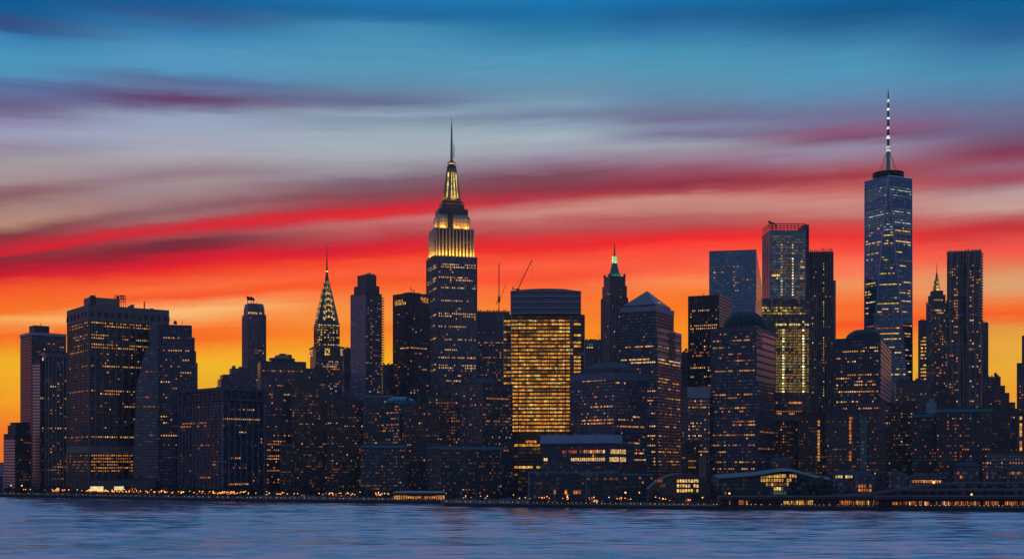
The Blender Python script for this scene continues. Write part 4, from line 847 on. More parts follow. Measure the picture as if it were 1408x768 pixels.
def right():
    b = tower('black box tower with a ridged pinkish right side, left of the green dome', 946, 989, 1006, 1560, 66, 406, (.028, .026, .03), (.03, .03, .04), bay=2.4, fl=3.6, trim='metal')
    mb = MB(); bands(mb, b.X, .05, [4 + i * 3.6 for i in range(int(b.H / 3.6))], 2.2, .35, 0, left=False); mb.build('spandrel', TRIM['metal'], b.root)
    MB().box(b.X + .05, b.X + 22, 14, 30, 0, b.z(410)).build('rear_block', fc(DARK, (.02, .02, .03)), b.root)
    for y, dn in ((425, .6), (428, .4), (436, .35), (441, .5), (447, .4), (449, .6), (452, .7), (473, .4), (478, .3), (489, .4), (505, .5), (511, .6), (516, .3)): b.row('fL', y, 947, 988, dn, 'waa')
    b.scat('fL', 947, 424, 988, 530, .06, 'od'); mast(b, 3, 20, b.H, b.H + 4, .4); b.done()
    b = tower('tall plain blue glass tower with scattered lights in its middle, behind the green dome', 975, 1040, 1047.5, 1900, 78, 344, (.06, .11, .17), (.10, .20, .31), bay=2.8, fl=3.9, wf=.94, hf=.9, trim='steel', facek=dict(metal=.75, rough=.06, glow=.03, gvar=.15))
    mb = MB(); ribs(mb, 'L', 0, b.D, 0, b.H, b.D, .9, .5, 0); bands(mb, b.X, .05, [2 + i * 7.8 for i in range(int(b.H / 7.8))], 1., .3, 0, left=False); mb.build('edge_trim', TRIM['steel'], b.root)
    for x, y0, y1 in ((1008, 365, 400), (1011, 388, 410), (1030, 365, 375), (980, 366, 385), (986, 386, 402), (1028, 380, 385), (1028, 395, 407)): b.scat('fL', x, y0, x + 5, y1, .5, 'adda', wf=.6, hf=.35)
    b.row('fL', 366, 1004, 1035, .6, 'wdd', wf=.6, hf=.35); b.row('fL', 374, 977, 1034, .3, 'wdd', wf=.6, hf=.35); b.row('fL', 383, 1018, 1035, .7, 'wdd', wf=.6, hf=.35); b.scat('fL', 977, 366, 1037, 420, .05, 'dd'); b.done()
    # green dome
    b = tower('squat stepped tower under a dark green dome, with a striped pinkish right flank', 977, 1041, 1065, 1310, 64, 450, (.05, .062, .09), (.055, .08, .13), bay=2.3, fl=3.4, wf=.75, hf=.5, trim='metal', roof=ROOF)
    X, D = b.X, b.D; MB().box(2.5, b.R(1056) , 2.5, b.L(984), b.H + .01, b.z(446.5)).build('dome_base', b.m, b.root)
    fc_ = b.fL(); c = Vector((X / 2 - 1, D / 2 - 2)); 
    rr = 28.5 * b.Y / F * 1.04; lo = MB()
    cxp = b.C + Matrix.Rotation(b.th, 3, 'Z') @ Vector((c.x, c.y, 0)); 
    lo.loft([([(c.x + x, c.y + y) for x, y in ring(max(.3, rr * math.cos(a)), 32)], b.z(447) + 26.5 * math.sin(a) * b.Y / F) for a in [math.pi / 2 * i / 10 for i in range(11)]])
    lo.build('dome', COPPER, b.root)
    lo = MB()
    for i in range(32):
        q = 2 * math.pi * i / 32
        for j in range(9):
            a0, a1 = math.pi / 2 * j / 10, math.pi / 2 * (j + 1) / 10
            P = lambda a: (c.x + (rr + .15) * math.cos(a) * math.cos(q), c.y + (rr + .15) * math.cos(a) * math.sin(q), b.z(447) + (26.5 * b.Y / F + .15) * math.sin(a))
            lo.bar(P(a0), P(a1), .3)
    lo.build('dome_rib', mat('rib_copper', (.06, .11, .11), .55), b.root)
    MB().box(-.6, X + .3, -.6, D, b.z(455), b.H + .3).build('parapet', mat('parapet_slate', (.08, .09, .12), .6), b.root)
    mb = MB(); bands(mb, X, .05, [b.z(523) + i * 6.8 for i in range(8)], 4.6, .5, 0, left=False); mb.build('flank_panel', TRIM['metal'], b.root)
    MB().box(1, X * .25, -.9, -.1, b.z(476), b.z(456)).build('dark_bay', fc(DARK, (.02, .02, .03)), b.root)
    for y, dn in ((461, .2), (468, .3), (477, .2), (486, .3), (497, .3), (508, .75), (529, .3), (544, .85), (549, .6), (561, .6), (564, .4), (578, .75), (585, .5), (598, .85), (603, .3), (614, .3), (619, .6), (636, .7), (642, .85), (650, .5), (655, .6)): b.row('fL', y, 978, 1040, dn, 'aaod')
    for y, dn in ((540, .2), (560, .2), (594, .7), (615, .6), (619, .5), (636, .3)): b.row('fR', y, 1042, 1064, dn, 'ddo')
    b.scat('fL', 978, 458, 1040, 655, .07, 'dod'); b.done()
    # new glass tower with crown frame
    b = tower('tall glass tower with an open frame crown and columns of lights, in the right cluster', 1058, 1058, 1108, 1700, 14, 316, (.06, .09, .12), (.13, .21, .27), bay=2.9, fl=3.6, wf=.9, hf=.8, d=40, trim='steel', roof=False, facek=dict(metal=.7, rough=.1, gvar=.15))
    X = b.X; z = b.z
    mb = MB(); zt = z(307.5)
    for i in range(11): mb.bar((X * i / 10, .4, b.H), (X * i / 10, .4, zt), .45)
    for j in range(3): zz = b.H + (zt - b.H) * (j + 1) / 3; mb.box(0, X, 0, .8, zz - .4, zz + .4); mb.box(0, .8, .9, 40, zz - .4, zz + .4); mb.box(X - .8, X, .9, 40, zz - .4, zz + .4)
    mb.build('crown_frame', STEELBLK, b.root)
    cr = MB(); cr.bar((8, 20, b.H), (8, 20, z(303)), .8); cr.bar((3, 20, z(300)), (13, 20, z(304.5)), .9); cr.bar((3, 20, z(300)), (6, 20, z(303.5)), .8); cr.bar((13, 20, b.H), (13, 20, z(304)), .6); cr.build('roof_hoist', STEELBLK, b.root)
    MB().box(X + .05, b.R(1113), 2, 38, 0, z(308)).build('side_bay', fc((.06, .06, .065), (.06, .07, .09), 2.9, 3.6), b.root)
    MB().box(-8, X + 4, -9, -.05, 0, z(411)).build('lower_front', fc((.05, .055, .065), (.11, .12, .12), 2.9, 3.6, wf=.88, hf=.7), b.root)
    MB().box(b.R(1046), -8.05, -6, 30, 0, z(411)).build('lower_wing', b.m, b.root)
    mb = MB(); ribs(mb, 'R', 0, X, z(410), b.H, X / 3, .8, .6, 0); ribs(mb, 'L', 0, 40, z(410), b.H, 10, .6, .5, 0)
    for j in range(int(z(411) / 3.6), int(b.H / 3.6), 2): mb.box(0, X, -.35, .04, j * 3.6, j * 3.6 + .5)
    mb.build('edge_trim', TRIM['steel'], b.root)
    mb = MB()
    for j in range(int(z(548) / 3.6), int(z(455) / 3.6)): mb.box(-8, X + 4, -9.6, -9 + .04, j * 3.6 - .3, j * 3.6 + .35)
    for i in range(11): x = -8 + (X + 12) * i / 10; mb.box(x - .25, x + .25, -9.7, -9.61, z(548), z(413))
    mb.build('lower_mullion', mat('mullion_dark', (.07, .065, .055), .5), b.root)
    f2 = b.fR(-9)
    for y in range(326, 410, 4): b.row('fR', y, 1059, 1107, .5, 'tttd', wf=.9)
    b.scat('fR', 1060, 340, 1106, 410, .08, 'dttd'); b.scat('fR', 1060, 370, 1074, 384, .35, 'gd'); b.scat('fR', 1100, 350, 1107, 395, .4, 'gwd')
    for x in (1075, 1090, 1104):
        for y in range(338, 410, 4): b.row('fR', y, x - 2.6, x + 2.2, .95, 'qgg', wf=.6, hf=.5)
    for y in (424, 427, 430): b.row(f2, y, 1048, 1110, .95, 'hhk')
    b.row(b.fR(-6), 427, 1046, 1057, .8, 'd'); b.scat(f2, 1066, 440, 1112, 452, .35, 'gdt')
    j0, j1 = round((z(541)) / 3.6), round(z(453) / 3.6)
    for j in range(j0, j1):
        py = HZ - ((j + .5) * 3.6 + G - HC) * F / b.Y
        b.row(f2, py, 1065, 1113, .98, RNG.choice(('h', 'h', 'z', 'hz')), wf=.85)
        for x in (1076, 1091, 1105): b.row(f2, py, x - 2.6, x + 2.4, 1, 'qqg', wf=.8, hf=.6)
    for y, dn in ((553, .8), (568, .7)): b.row(f2, y, 1066, 1105, dn, 'yao')
    b.scat(f2, 1062, 556, 1112, 640, .05, 'od'); b.done()
    b = tower('dark ribbed tower with a ragged top joined to the right of the open-crown glass tower', 1112, 1112, 1146, 1720, 9, 346, (.05, .048, .055), (.04, .045, .06), bay=2.6, fl=3.6, d=36, trim='brown', roof=False, rib=[('R', 4.2, .7, .9, 560, 347)])
    MB().box(b.X + .05, b.R(1150), 4, 30, 0, b.z(385)).build('side_bay', fc((.26, .2, .19), (.05, .05, .06), 2.6, 3.6, wf=.5), b.root)
    mb = MB()
    for i in range(14): x = b.X * i / 13; mb.box(max(0, x - .5), min(b.X, x + .5), 0, 1, b.H, b.H + RNG.uniform(1.5, 5)); 
    mb.build('parapet_post', TRIM['brown'], b.root)
    MB().box(-6, 9, -7, -.05, 0, b.z(398)).build('front_bay', fc((.07, .065, .07), (.05, .055, .07), 2.6, 3.6), b.root)
    mb = MB(); 
    for i in range(6): x = -6 + 15 * i / 5; mb.box(x - .35, x + .35, -7.8, -7.0, 0, b.z(398))
    mb.build('front_pier', mat('pier_lit', (.35, .30, .27), .7), b.root)  # paler colour stands in for light falling on these piers
    for y in range(363, 545, 4): b.row('fR', y, 1131, 1136, .7 if y < 480 else .9, 'gka'); b.row('fR', y, 1121, 1124, .45 if y < 400 else .2, 'ga')
    b.scat(b.fR(-7), 1108, 400, 1122, 545, .22, 'gdd'); b.scat('fR', 1113, 360, 1146, 560, .05, 'od'); b.done()
    # octagon roof
    b = tower('squat dark tower with a truncated octagonal roof and a striped pinkish right flank', 1146, 1211, 1225, 1320, 70, 465, (.042, .052, .075), (.045, .065, .10), bay=2.2, fl=3.4, wf=.7, hf=.5, trim='metal', roof=ROOF)
    X, D = b.X, b.D; c = Vector((X / 2, D / 2 - 1)); s_ = b.Y / F
    o8 = lambda r: [(c.x + x, c.y + y) for x, y in ring(r * s_, 8, None, .3)]
    MB().loft([(o8(29), b.H + .3), (o8(28.5), b.z(458)), (o8(25), b.z(451)), (o8(20.5), b.z(446.5)), (o8(14), b.z(443))]).build('octagon_roof', COPPER, b.root)
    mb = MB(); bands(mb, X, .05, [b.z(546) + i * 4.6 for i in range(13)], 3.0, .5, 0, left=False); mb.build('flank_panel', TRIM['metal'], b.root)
    for y, dn in ((477, .3), (483, .6), (492, .2), (499, .15), (513, .5), (519, .6), (524, .5), (531, .7), (537, .9), (550, .5), (554, .8), (559, .4)): b.row('fL', y, 1147, 1210, dn, 'aawd')
    b.scat('fL', 1147, 485, 1210, 575, .07, 'ddo'); b.done()
    # tallest tower: square base turning to a square top set at 45 degrees
    Y = 1950; b = Bld('glass_tower', 'tallest tower of all, faceted blue glass with a ringed platform and white-banded spire', 'skyscraper', 1221.3, Y, -16, 3.0, 4.0, .94, .6)
    k = Y / F; h = 31.5 * k; z = b.z; zt = z(248); z0 = z(600)
    gm_ = fc((.06, .10, .15), (.075, .155, .26), 3.0, 4.0, wf=.97, hf=.8, metal=.75, rough=.06, glow=.03, gvar=.15)
    lo = MB(); B_ = [(-h, -h), (h, -h), (h, h), (-h, h)]; T_ = [(0, -h * .99), (h * .99, 0), (0, h * .99), (-h * .99, 0)]
    lo.box(-h, h, -h, h, 0, z0 - .01)
    n0 = len(lo.v); lo.v += [(x, y, z0) for x, y in B_] + [(x, y, zt) for x, y in T_]
    for i in range(4):
        lo.f.append((n0 + i, n0 + (i + 1) % 4, n0 + 4 + i)); lo.m.append(0); lo.f.append((n0 + (i + 1) % 4, n0 + 4 + (i + 1) % 4, n0 + 4 + i)); lo.m.append(0)
    lo.f.append((n0 + 4, n0 + 5, n0 + 6, n0 + 7)); lo.m.append(0); lo.build('wall', gm_, b.root)
    ed = MB()
    for i in range(4):
        for q in ((i, 4 + i), ((i + 1) % 4, 4 + i)): ed.bar(lo.v[n0 + q[0]], lo.v[n0 + q[1]], .55)
        ed.bar(lo.v[n0 + 4 + i], lo.v[n0 + 4 + (i + 1) % 4], .9)
    ed.build('edge_trim', mat('edge_steel', (.35, .42, .52), .3, .7), b.root)
    # front facet narrows upwards, its neighbours narrow downwards
    ff = Face(b, (0, -h - .05, z0), (1, 0, 0), Vector((0, h * .01, zt - z0)).normalized())
    def tri_rows(face, wid, ys, kset, dens):
        for y, dn, ks in ys:
            px = 1221.3; v = face.uv(px, y)[1]; j = math.floor(v / b.fl); lo_, hi_ = wid(v / (zt - z0))
            run = True
            kq = RNG.choice(ks)
            for i in range(math.ceil(lo_ / b.bay), math.floor(hi_ / b.bay)):
                if RNG.random() < .3: run = RNG.random() < dn
                if run and RNG.random() < dn + .15: b.add(face, i, j, kq if RNG.random() < .75 else RNG.choice(ks), .96, .4)
    rows_ = [(y, .97, 'ctt') for y in (261, 264, 267, 270, 273)] + [(y, .3, 't') for y in (277, 281, 285, 289)] + [(y, .95, 'cttt') for y in (294, 297, 300, 303, 306, 309, 312, 315)] + \
            [(319, .4, 'kd'), (323, .7, 'kd'), (326, .5, 'kd'), (332, .5, 'kd'), (336, .75, 'kw'), (339, .4, 'kd'), (345, .2, 'd'), (353, .5, 'kd'), (358, .3, 'kd'), (363, .3, 'd'), (370, .5, 'kd'), (376, .4, 'kd'), (383, .3, 'kd'), (391, .85, 'kk'), (396, .4, 'kd'), (402, .3, 'kd'), (408, .5, 'kd'), (412, .4, 'kd'), (417, .8, 'kw'), (424, .3, 'kd'), (430, .3, 'kd'), (434, .4, 'kd'), (449.5, .9, 'wr'), (460, .9, 'gk'), (465, .8, 'kd'), (471, .4, 'kd'), (477, .3, 'kd'), (485, .7, 'gk'), (491, .5, 'kd'), (497, .4, 'kd'), (503, .5, 'gd'), (509, .5, 'kd'), (515, .4, 'gd'), (522, .4, 'kd'), (528, .5, 'kd'), (535, .4, 'gd')]  # pale upper rows are louvre lines, given a faint glow of their own
    tri_rows(ff, lambda t_: (-h * (1 - t_) + .5, h * (1 - t_) - .5), rows_, None, 1)
    # right and left neighbours: plane through base corner and the top edge
    for sgn in (1, -1):
        P = Vector((sgn * h, -h, z0)); a = Vector((0, -h * .99, zt)); c_ = Vector((sgn * h * .99, 0, zt))
        eu = ((c_ - a) * (1 if sgn > 0 else -1)).normalized() ; mid = (a + c_) / 2; ev = (mid - P).normalized(); ln = (mid - P).length; e_ = (c_ - a).length / 2
        fcx = Face(b, P, eu, ev)
        def rows_nb(y, dn, ks):
            # height measured on the vertical: convert to the facet's own slope
            zz = z(y); v = (zz - z0) / (zt - z0) * ln; j = math.floor(v / b.fl); t_ = v / ln; run = True; kq = RNG.choice(ks)
            for i in range(math.ceil((-e_ * t_ + .8) / b.bay), math.floor((e_ * t_ - .8) / b.bay)):
                if RNG.random() < .3: run = RNG.random() < dn
                if run and RNG.random() < dn + .15: b.add(fcx, i, j, kq if RNG.random() < .75 else RNG.choice(ks), .96, .4)
        for y, dn, ks in rows_: rows_nb(y, dn, ks)
    lo = MB(); r2 = 21 * k
    for zz in (z(246.5), z(242.5), z(239)): lo.loft([([*ring(r2, 24)], zz), ([*ring(r2, 24)], zz + .8)])
    for i in range(12): q = 2 * math.pi * i / 12; lo.bar((r2 * .96 * math.cos(q), r2 * .96 * math.sin(q), zt), (r2 * .96 * math.cos(q), r2 * .96 * math.sin(q), z(238)), .5)
    lo.loft([(ring(9 * k, 16), zt), (ring(9 * k, 16), z(242))]); lo.build('ring_platform', mat('platform_dark', (.12, .11, .12), .6), b.root)
    gsp = mat('spire_green', (.12, .42, .34), .5, .2); dsp = mat('spire_dark', (.10, .12, .14), .5, .3)
    MB().loft([(ring(3.6 * k, 10), zt), (ring(2.2 * k, 10), z(206)), (ring(3 * k, 10), z(204.5))]).build('spire_base', gsp, b.root)
    sp = MB(); sp.loft([(ring(1.9 * k, 10), z(206)), (ring(1.6 * k, 10), z(160)), (ring(.9 * k, 10), z(132)), (ring(.35 * k, 10), z(122))]); sp.build('spire', dsp, b.root)
    we = emis('spire_white', (.9, .98, 1.), .9)
    for i, y in enumerate((207.5, 204, 190, 177, 163.5, 151.5, 140)): r = (3.0 - .25 * i) * k; MB().loft([(ring(r * .7, 10), z(y + 1.4)), (ring(r, 10), z(y)), (ring(r * .65, 10), z(y - 3.6))]).build('spire_lamp', we, b.root)
    MB().bar((0, 0, z(126)), (0, 0, z(124)), .7).build('beacon', emis('beacon_red', (1, .2, .1), 1), b.root)
    gy = MB()
    for i in range(6): q = 2 * math.pi * i / 6 + .3; gy.bar((17 * k * math.cos(q), 17 * k * math.sin(q), z(247)), (2 * k * math.cos(q), 2 * k * math.sin(q), z(209)), .3)
    gy.build('guy_rod', dsp, b.root); b.done()
    # slim yellow-lit block and gold-tipped tower
    b = tower('slim dark block with a column of yellow-lit floors, left of the gold-tipped tower', 1263, 1263, 1277, 1900, 2, 441, (.06, .045, .06), d=24, bay=3, fl=5.0, hf=.5, name='office_block', cat='office building')
    for j in range(3, 40):
        py = 441 + j * 4.9
        if 462 < py < 530: b.row('fR', py, 1264, 1276, 1, 'kky', wf=1.0)
    b.done()
    Y = 1820; b = Bld('art_deco_tower', 'stepped stone tower with a gold-lit tip and needle, left of the rippled dark tower', 'skyscraper', 1288, Y, 4, 2.6, 3.6, .55, .6)
    k = Y / F; W = lambda hw: hw * k / (math.cos(.38) + math.sin(.38)); z = b.z; R = lambda hw, c=0.: rect(W(hw), W(hw), c); m = fc((.12, .105, .105), (.05, .055, .07), 2.6, 3.6, wf=.5)
    for nm, hw, ya, yb in (('wall', 14, 900, 418), ('upper_storeys', 11.5, 418, 406), ('shoulder', 8.5, 406, 400)):
        MB().loft([(R(hw), max(0, z(ya))), (R(hw), z(yb))]).build(nm, m, b.root)
    mb = MB()
    for x, y in ((-1, -1), (1, -1), (-1, 1), (1, 1)): mb.bar((x * W(13), y * W(13), z(418)), (x * W(13), y * W(13), z(414)), 1.1)
    mb.build('pinnacle', TRIM['brown'], b.root)
    gs = mat('gilded_stone', (.55, .40, .16), .5)
    MB().loft([(R(5.4, 2), z(400)), (R(5.0, 2), z(395)), (R(4.2, 2), z(392)), (R(3.6, 1.4), z(386)), (R(2.4, 1), z(383))]).build('gilded_lantern', gs, b.root)
    for y, hw in ((398, 5.6), (394, 5.2), (388, 4.1)):
        for i in range(4): q = i * math.pi / 2 + b.th; MB().box(-W(hw) * .5 + 0, W(hw) * .5, -W(hw) - .35, -W(hw) + .3, z(y + 1.6), z(y - 1.2)).build('lantern_window', lm('k'), b.root) if i == 0 else None
        MB().box(-W(hw) - .35, -W(hw) + .3, -W(hw) * .5, W(hw) * .5, z(y + 1.6), z(y - 1.2)).build('lantern_window', lm('d'), b.root)
    MB().loft([(R(2.2, .8), z(383)), (R(1.4, .5), z(377)), (R(.6, .2), z(374)), (R(.2, .05), z(361))]).build('needle', mat('needle_gold', (.25, .2, .12), .5, .4), b.root)
    fr, fl_ = b.fR(-W(14)), b.fL(-W(14))
    b.scat(fr, 1285, 420, 1302, 570, .13, 'ooad'); b.scat(fl_, 1275, 420, 1284, 570, .13, 'ood'); b.row(b.fR(-W(11.5)), 413, 1284, 1298, 1, 'wa'); b.row(fr, 426, 1284, 1301, .9, 'w'); b.row(fr, 431, 1284, 1301, .9, 'wa'); b.scat(fr, 1285, 450, 1302, 475, .2, 'ood')
    b.done()
    # rippled tower
    b = tower('tall dark tower with a rippled facade and orange specks, right of the gold-tipped tower', 1302, 1302, 1350, 1600, 0, 900, (.05, .052, .06), d=40, bay=2.6, fl=3.5, roof=False)
    X, D = b.X, 40; H = b.z(346); n = 40
    m = fc((.17, .175, .19), (.13, .15, .19), 2.6, 3.5, wf=.6, hf=.5, wrough=.4, wmetal=.3)
    secs = []
    for j in range(60):
        zz = H * j / 59; pts = [(X * i / n, 1.6 * math.sin(i * .95 + 1.3 * math.sin(zz * .035)) * (1 if 0 < i < n else 0) + (3.0 if .40 < i / n < .55 else 0)) for i in range(n + 1)] + [(X, D), (0, D)]
        secs.append((pts, zz))
    MB().loft(secs).build('rippled_facade', m, b.root)
    mb = MB()
    for i in range(20): x = X * i / 19; mb.box(max(0, x - .6), min(X, x + .6), 4, 5, H, H + RNG.uniform(.8, 3))
    mb.build('parapet_post', TRIM['dark'], b.root)
    mb = MB()
    for i in range(int(H / 3.5)): mb.box(X + .02, X + 1.6, 4, 12, i * 3.5 + 2, i * 3.5 + 3.3)
    mb.build('balcony_stack', TRIM['pale'], b.root)
    f2 = b.fR(-1.9)
    for x0, x1, p in ((1303, 1311, .10), (1311, 1320, .2), (1331, 1340, .22), (1340, 1350, .10)): b.scat(f2, x0, 360, x1, 560, p, 'ooaw')
    b.scat(f2, 1310, 405, 1318, 440, .4, 'oa'); b.scat(f2, 1333, 372, 1340, 432, .3, 'oa'); b.done()
    tower('plain dark slab showing behind the right edge of the rippled tower', 1345, 1345, 1359, 1700, 2, 445, (.055, .05, .058), d=30, name='office_slab', cat='office building').done()
    b = tower('dark stepped block descending to the right of the rippled tower', 1355, 1355, 1376, 1650, 2, 519, (.05, .04, .045), d=30, name='stepped_block', cat='building', bay=2.6)
    for x0, x1, y in ((1376, 1382, 530), (1382, 1388, 540), (1388, 1396, 553)): MB().box(b.R(x0) + .02, b.R(x1), 0, 30, 0, b.z(y)).build('step', b.m, b.root)
    for x in (1358, 1363, 1368): plant(b, b.R(x), b.R(x + 2), 5, 9, b.H, 3)
    b.row('fR', 530, 1356, 1362, .6, 'o'); b.scat('fR', 1356, 545, 1376, 570, .12, OR); b.done()
    b = tower('dark tower cut by the right edge of the picture, with a thin upper stage', 1398, 1398, 1440, 1640, 0, 500, (.05, .045, .05), d=30, bay=2.6, tiers=[(1405, 1440, 461, 3)], name='apartment_tower', cat='skyscraper')
    b.row('fR', 505, 1400, 1408, .5, 'd'); b.scat('fR', 1400, 530, 1408, 640, .2, OR); b.done()
right()
HAZE = 1.4e-5

# ---------------------------------------------------------------- lower blocks between the towers and the quay
def blocks():
    spec = [
     # label, xl, xc, xr, Y, th, ytop, wall, roof, bay, p, visible bottom
     ('dark brown slab with orange specks, in front of the needle tower', 402, 402, 451, 1530, 4, 524, (.05, .042, .048), None, 2.5, .11, 672, 'o'),
     ('darkest low block standing between the needle tower and the dish-topped block', 413, 413, 450, 1660, 3, 507, (.04, .032, .038), None, 2.5, .07, 540, 'o'),
     ('narrow slate block with a pale top edge, in front of the dish-topped block', 386, 386, 403, 1500, 2, 611, (.06, .065, .085), TEAL, 2.3, .06, 670, 'd'),
     ('charcoal apartment block with sparse orange windows, in front of the blue-faced tower', 450, 450, 502, 1500, 3, 550, (.045, .036, .04), None, 2.4, .10, 670, 'o'),
     ('slate-blue block with a teal roof edge, at the foot of the blue-faced tower', 500, 500, 542, 1470, 2, 544, (.06, .085, .105), TEAL, 2.5, .10, 610, 'o'),
     ('blue-green tower with rounded teal rooftop and stacked orange windows', 527, 550, 576, 1440, 40, 553, (.055, .09, .115), TEAL, 2.5, .2, 612, 'o'),
     ('wide teal-roofed apartment slab covered in small lights, fronting the quay', 496, 496, 559, 1350, None, 613, (.05, .07, .09), TEAL, 2.1, .12, 672, 'd'),
     ('near-black block between the teal-roofed slab and the long low block', 556, 556, 604, 1400, 2, 556, (.04, .036, .042), None, 2.5, .08, 672, 'o'),
     ('dim brown block at the foot of the gold-topped tower', 590, 590, 634, 1430, 3, 546, (.06, .055, .06), None, 2.4, .15, 612, 'o'),
     ('long low slate block with a teal roof line, facing the pier head', 586, 606, 692, 1290, 20, 615, (.045, .055, .068), TEAL, 2.2, .09, 680, 'd'),
     ('navy office block with a bright blue roof box, left of the gold-lit office block', 632, 664, 705, 1330, 40, 528, (.035, .042, .056), None, 2.3, .11, 684, 'o'),
     ('dark setback block below the open-crown glass tower', 1052, 1052, 1106, 1420, 2, 571, (.065, .055, .055), None, 2.3, .08, 640, 'd'),
     ('block with two columns of orange stair lights, right of the green dome tower', 1098, 1098, 1138, 1360, 2, 572, (.055, .05, .055), None, 2.4, .05, 652, 'd'),
     ('dark block with orange stair lights and a teal glazed shaft, below the octagonal roof', 1137, 1137, 1210, 1260, 2, 568, (.04, .042, .05), None, 2.3, .07, 660, 'd'),
     ('black apartment block with sparse orange windows, at the foot of the tallest tower', 1208, 1208, 1262, 1400, 3, 556, (.045, .04, .045), None, 2.5, .09, 650, 'o'),
     ('dark stepped roofline block behind the black apartment block', 1232, 1232, 1280, 1560, 3, 524, (.045, .04, .045), None, 2.5, .10, 560, 'o'),
     ('slate block with a small stepped pale roof house, in front of the gold-tipped tower', 1254, 1254, 1293, 1300, 2, 571, (.055, .065, .075), TEAL, 2.3, .08, 660, 'o'),
     ('dark residential slab with vertical runs of orange windows, below the rippled tower', 1288, 1288, 1363, 1270, 2, 564, (.045, .05, .06), TEAL, 2.3, .10, 660, 'o'),
     ('dark flat block with a low roof, between the residential slab and the right edge', 1361, 1361, 1402, 1330, 2, 566, (.04, .042, .05), None, 2.4, .06, 650, 'o'),
     ('dark end block with a bright column of orange windows at the far right edge', 1398, 1398, 1440, 1250, 0, 572, (.045, .04, .045), None, 2.4, .10, 660, 'o'),
     ('low wide block with bluish horizontal strips, in front of the far right towers', 1356, 1356, 1440, 1180, None, 622, (.05, .055, .065), None, 2.4, .12, 664, 'o'),
     ('black mid-rise block behind the slim yellow-lit block', 1252, 1252, 1300, 1640, 2, 532, (.04, .036, .04), None, 2.5, .06, 560, 'o'),
     ('small dark block below the rippled tower roof box, left of the residential slab', 1288, 1288, 1312, 1420, 2, 545, (.03, .03, .035), None, 2.5, .03, 565, 'd'),
    ]
    out = {}
    for i, (lb, xl, xc, xr, Y, th, yt, wall, rf, bay, p, yb, kd) in enumerate(spec):
        if rf is None: wall = (wall[0] * 1.9, wall[1] * 1.5, wall[2] * 1.25)
        b = tower(lb, xl, xc, xr, Y, th, yt, wall, (.05, .07, .10), bay=bay, fl=3.3, wf=.55, hf=.5, d=26 if xl == xc else None, name='apartment_block', cat='building', roof=rf or ROOF, trim='dark')
        ks = {'o': 'oorradddv', 'd': 'dorddddvr'}[kd]
        if rf is TEAL: MB().box(-.6, b.X + .6, -.6, .1, b.H - 1.6, b.H + .6).build('roof_edge', mat('edge_sky_teal', (.07, .20, .25), .5), b.root)  # sky sheen along the roof edge, put into its teal colour
        n = RNG.randint(2, 4)
        for q in range(n):
            x = b.X * (q + .3) / n; plant(b, x, x + b.X * RNG.uniform(.1, .22), b.D * .3, b.D * .7, b.H + .25, RNG.uniform(1.5, 4.5), TRIM['dark'])
        b.scat('fR', max(xc, 0), yt + 4, min(xr, 1408), yb, p, ks)
        if xc > xl: b.scat('fL', xl, yt + 5, xc, yb, p, ks)
        out[i] = b
    for i in out:
        sp = spec[i]; out[i].scat('fR', sp[2], sp[6] + 4, min(sp[3], 1408), sp[11], .09, 'd', wf=.5, hf=.4)
    b = out[5]; lo = MB(); cx, cy = b.X / 2, b.D / 2
    lo.loft([([(cx + x, cy + y) for x, y in ring(r, 20, r * .6)], z) for r, z in ((17, b.H + .3), (17, b.H + 3), (14, b.H + 5.5), (7, b.H + 7))]); lo.build('curved_roof', TEAL, b.root)
    for y in range(560, 612, 8): b.row('fL', y, 537, 549, .7, 'oo')
    b = out[10]; MB().box(4, 18, 3, 16, b.H + .3, b.z(519)).build('blue_roof_box', mat('roof_box_blue', (.05, .13, .22), .6), b.root)
    for y in (580, 548, 557, 617): b.row('fR', y, 668, 700, .5, 'o')
    for y in (585, 618, 640): b.row('fL', y, 634, 660, .4, 'o')
    b = out[8]
    for y in range(540, 600, 5): b.row('fR', y, 636, 641, .6, 'o'); b.row('fR', y, 598, 604, .6, 'ao')
    b = out[11]; MB().box(-1.5, b.X + 1.5, -2.5, 6, b.H - 6, b.H + 1).build('setback_terrace', TRIM['conc'], b.root); b.row('fR', 578, 1064, 1104, .7, 'oa'); b.row('fR', 567, 1066, 1104, .8, 'yo')
    for y in range(578, 626, 5): b.row('fR', y, 1076, 1079, .6, 'o')
    b = out[12]
    for y in range(578, 632, 4): b.row('fR', y, 1104, 1107, .95, 'oa', hf=.75); b.row('fR', y, 1123, 1127.5, 1, 'yaa', hf=.75, wf=.9)
    b = out[13]
    for y in range(576, 634, 4): b.row('fR', y, 1166, 1170.5, 1, 'oo', hf=.75, wf=.9)
    MB().box(b.R(1182), b.R(1192), -2.2, -.05, 0, b.z(572)).build('glazed_shaft', fc((.04, .10, .12), (.06, .16, .19), 2.3, 3.3, wf=.95, hf=.7), b.root)
    for y in (608, 615, 622, 638): b.row(b.fR(-2.2), y, 1182, 1191, .8, 'ee')
    b = out[16]; plant(b, b.R(1274), b.R(1288), 4, 14, b.H, b.z(553) - b.H, TRIM['blue']); plant(b, b.R(1278), b.R(1285), 6, 12, b.z(553), 4, TRIM['blue'])
    b = out[17]
    for x in (1290, 1302, 1318, 1312): 
        for y in range(575, 650, 5): b.row('fR', y, x, x + 4, .35, 'or')
    b = out[19]
    for y in range(576, 650, 6): b.row('fR', y, 1402, 1405.5, .85, 'oa', hf=.9, wf=.9)
    b = out[20]; mb = MB(); bands(mb, b.X, 20, [i * 3.3 + .2 for i in range(2, int(b.H / 3.3))], .8, .5, 0); mb.build('balcony_strip', TRIM['blue'], b.root)
    for y in (627, 634, 643): b.row('fR', y, 1375, 1408, .4, 'oo')
    for b in out.values(): b.done()
blocks()

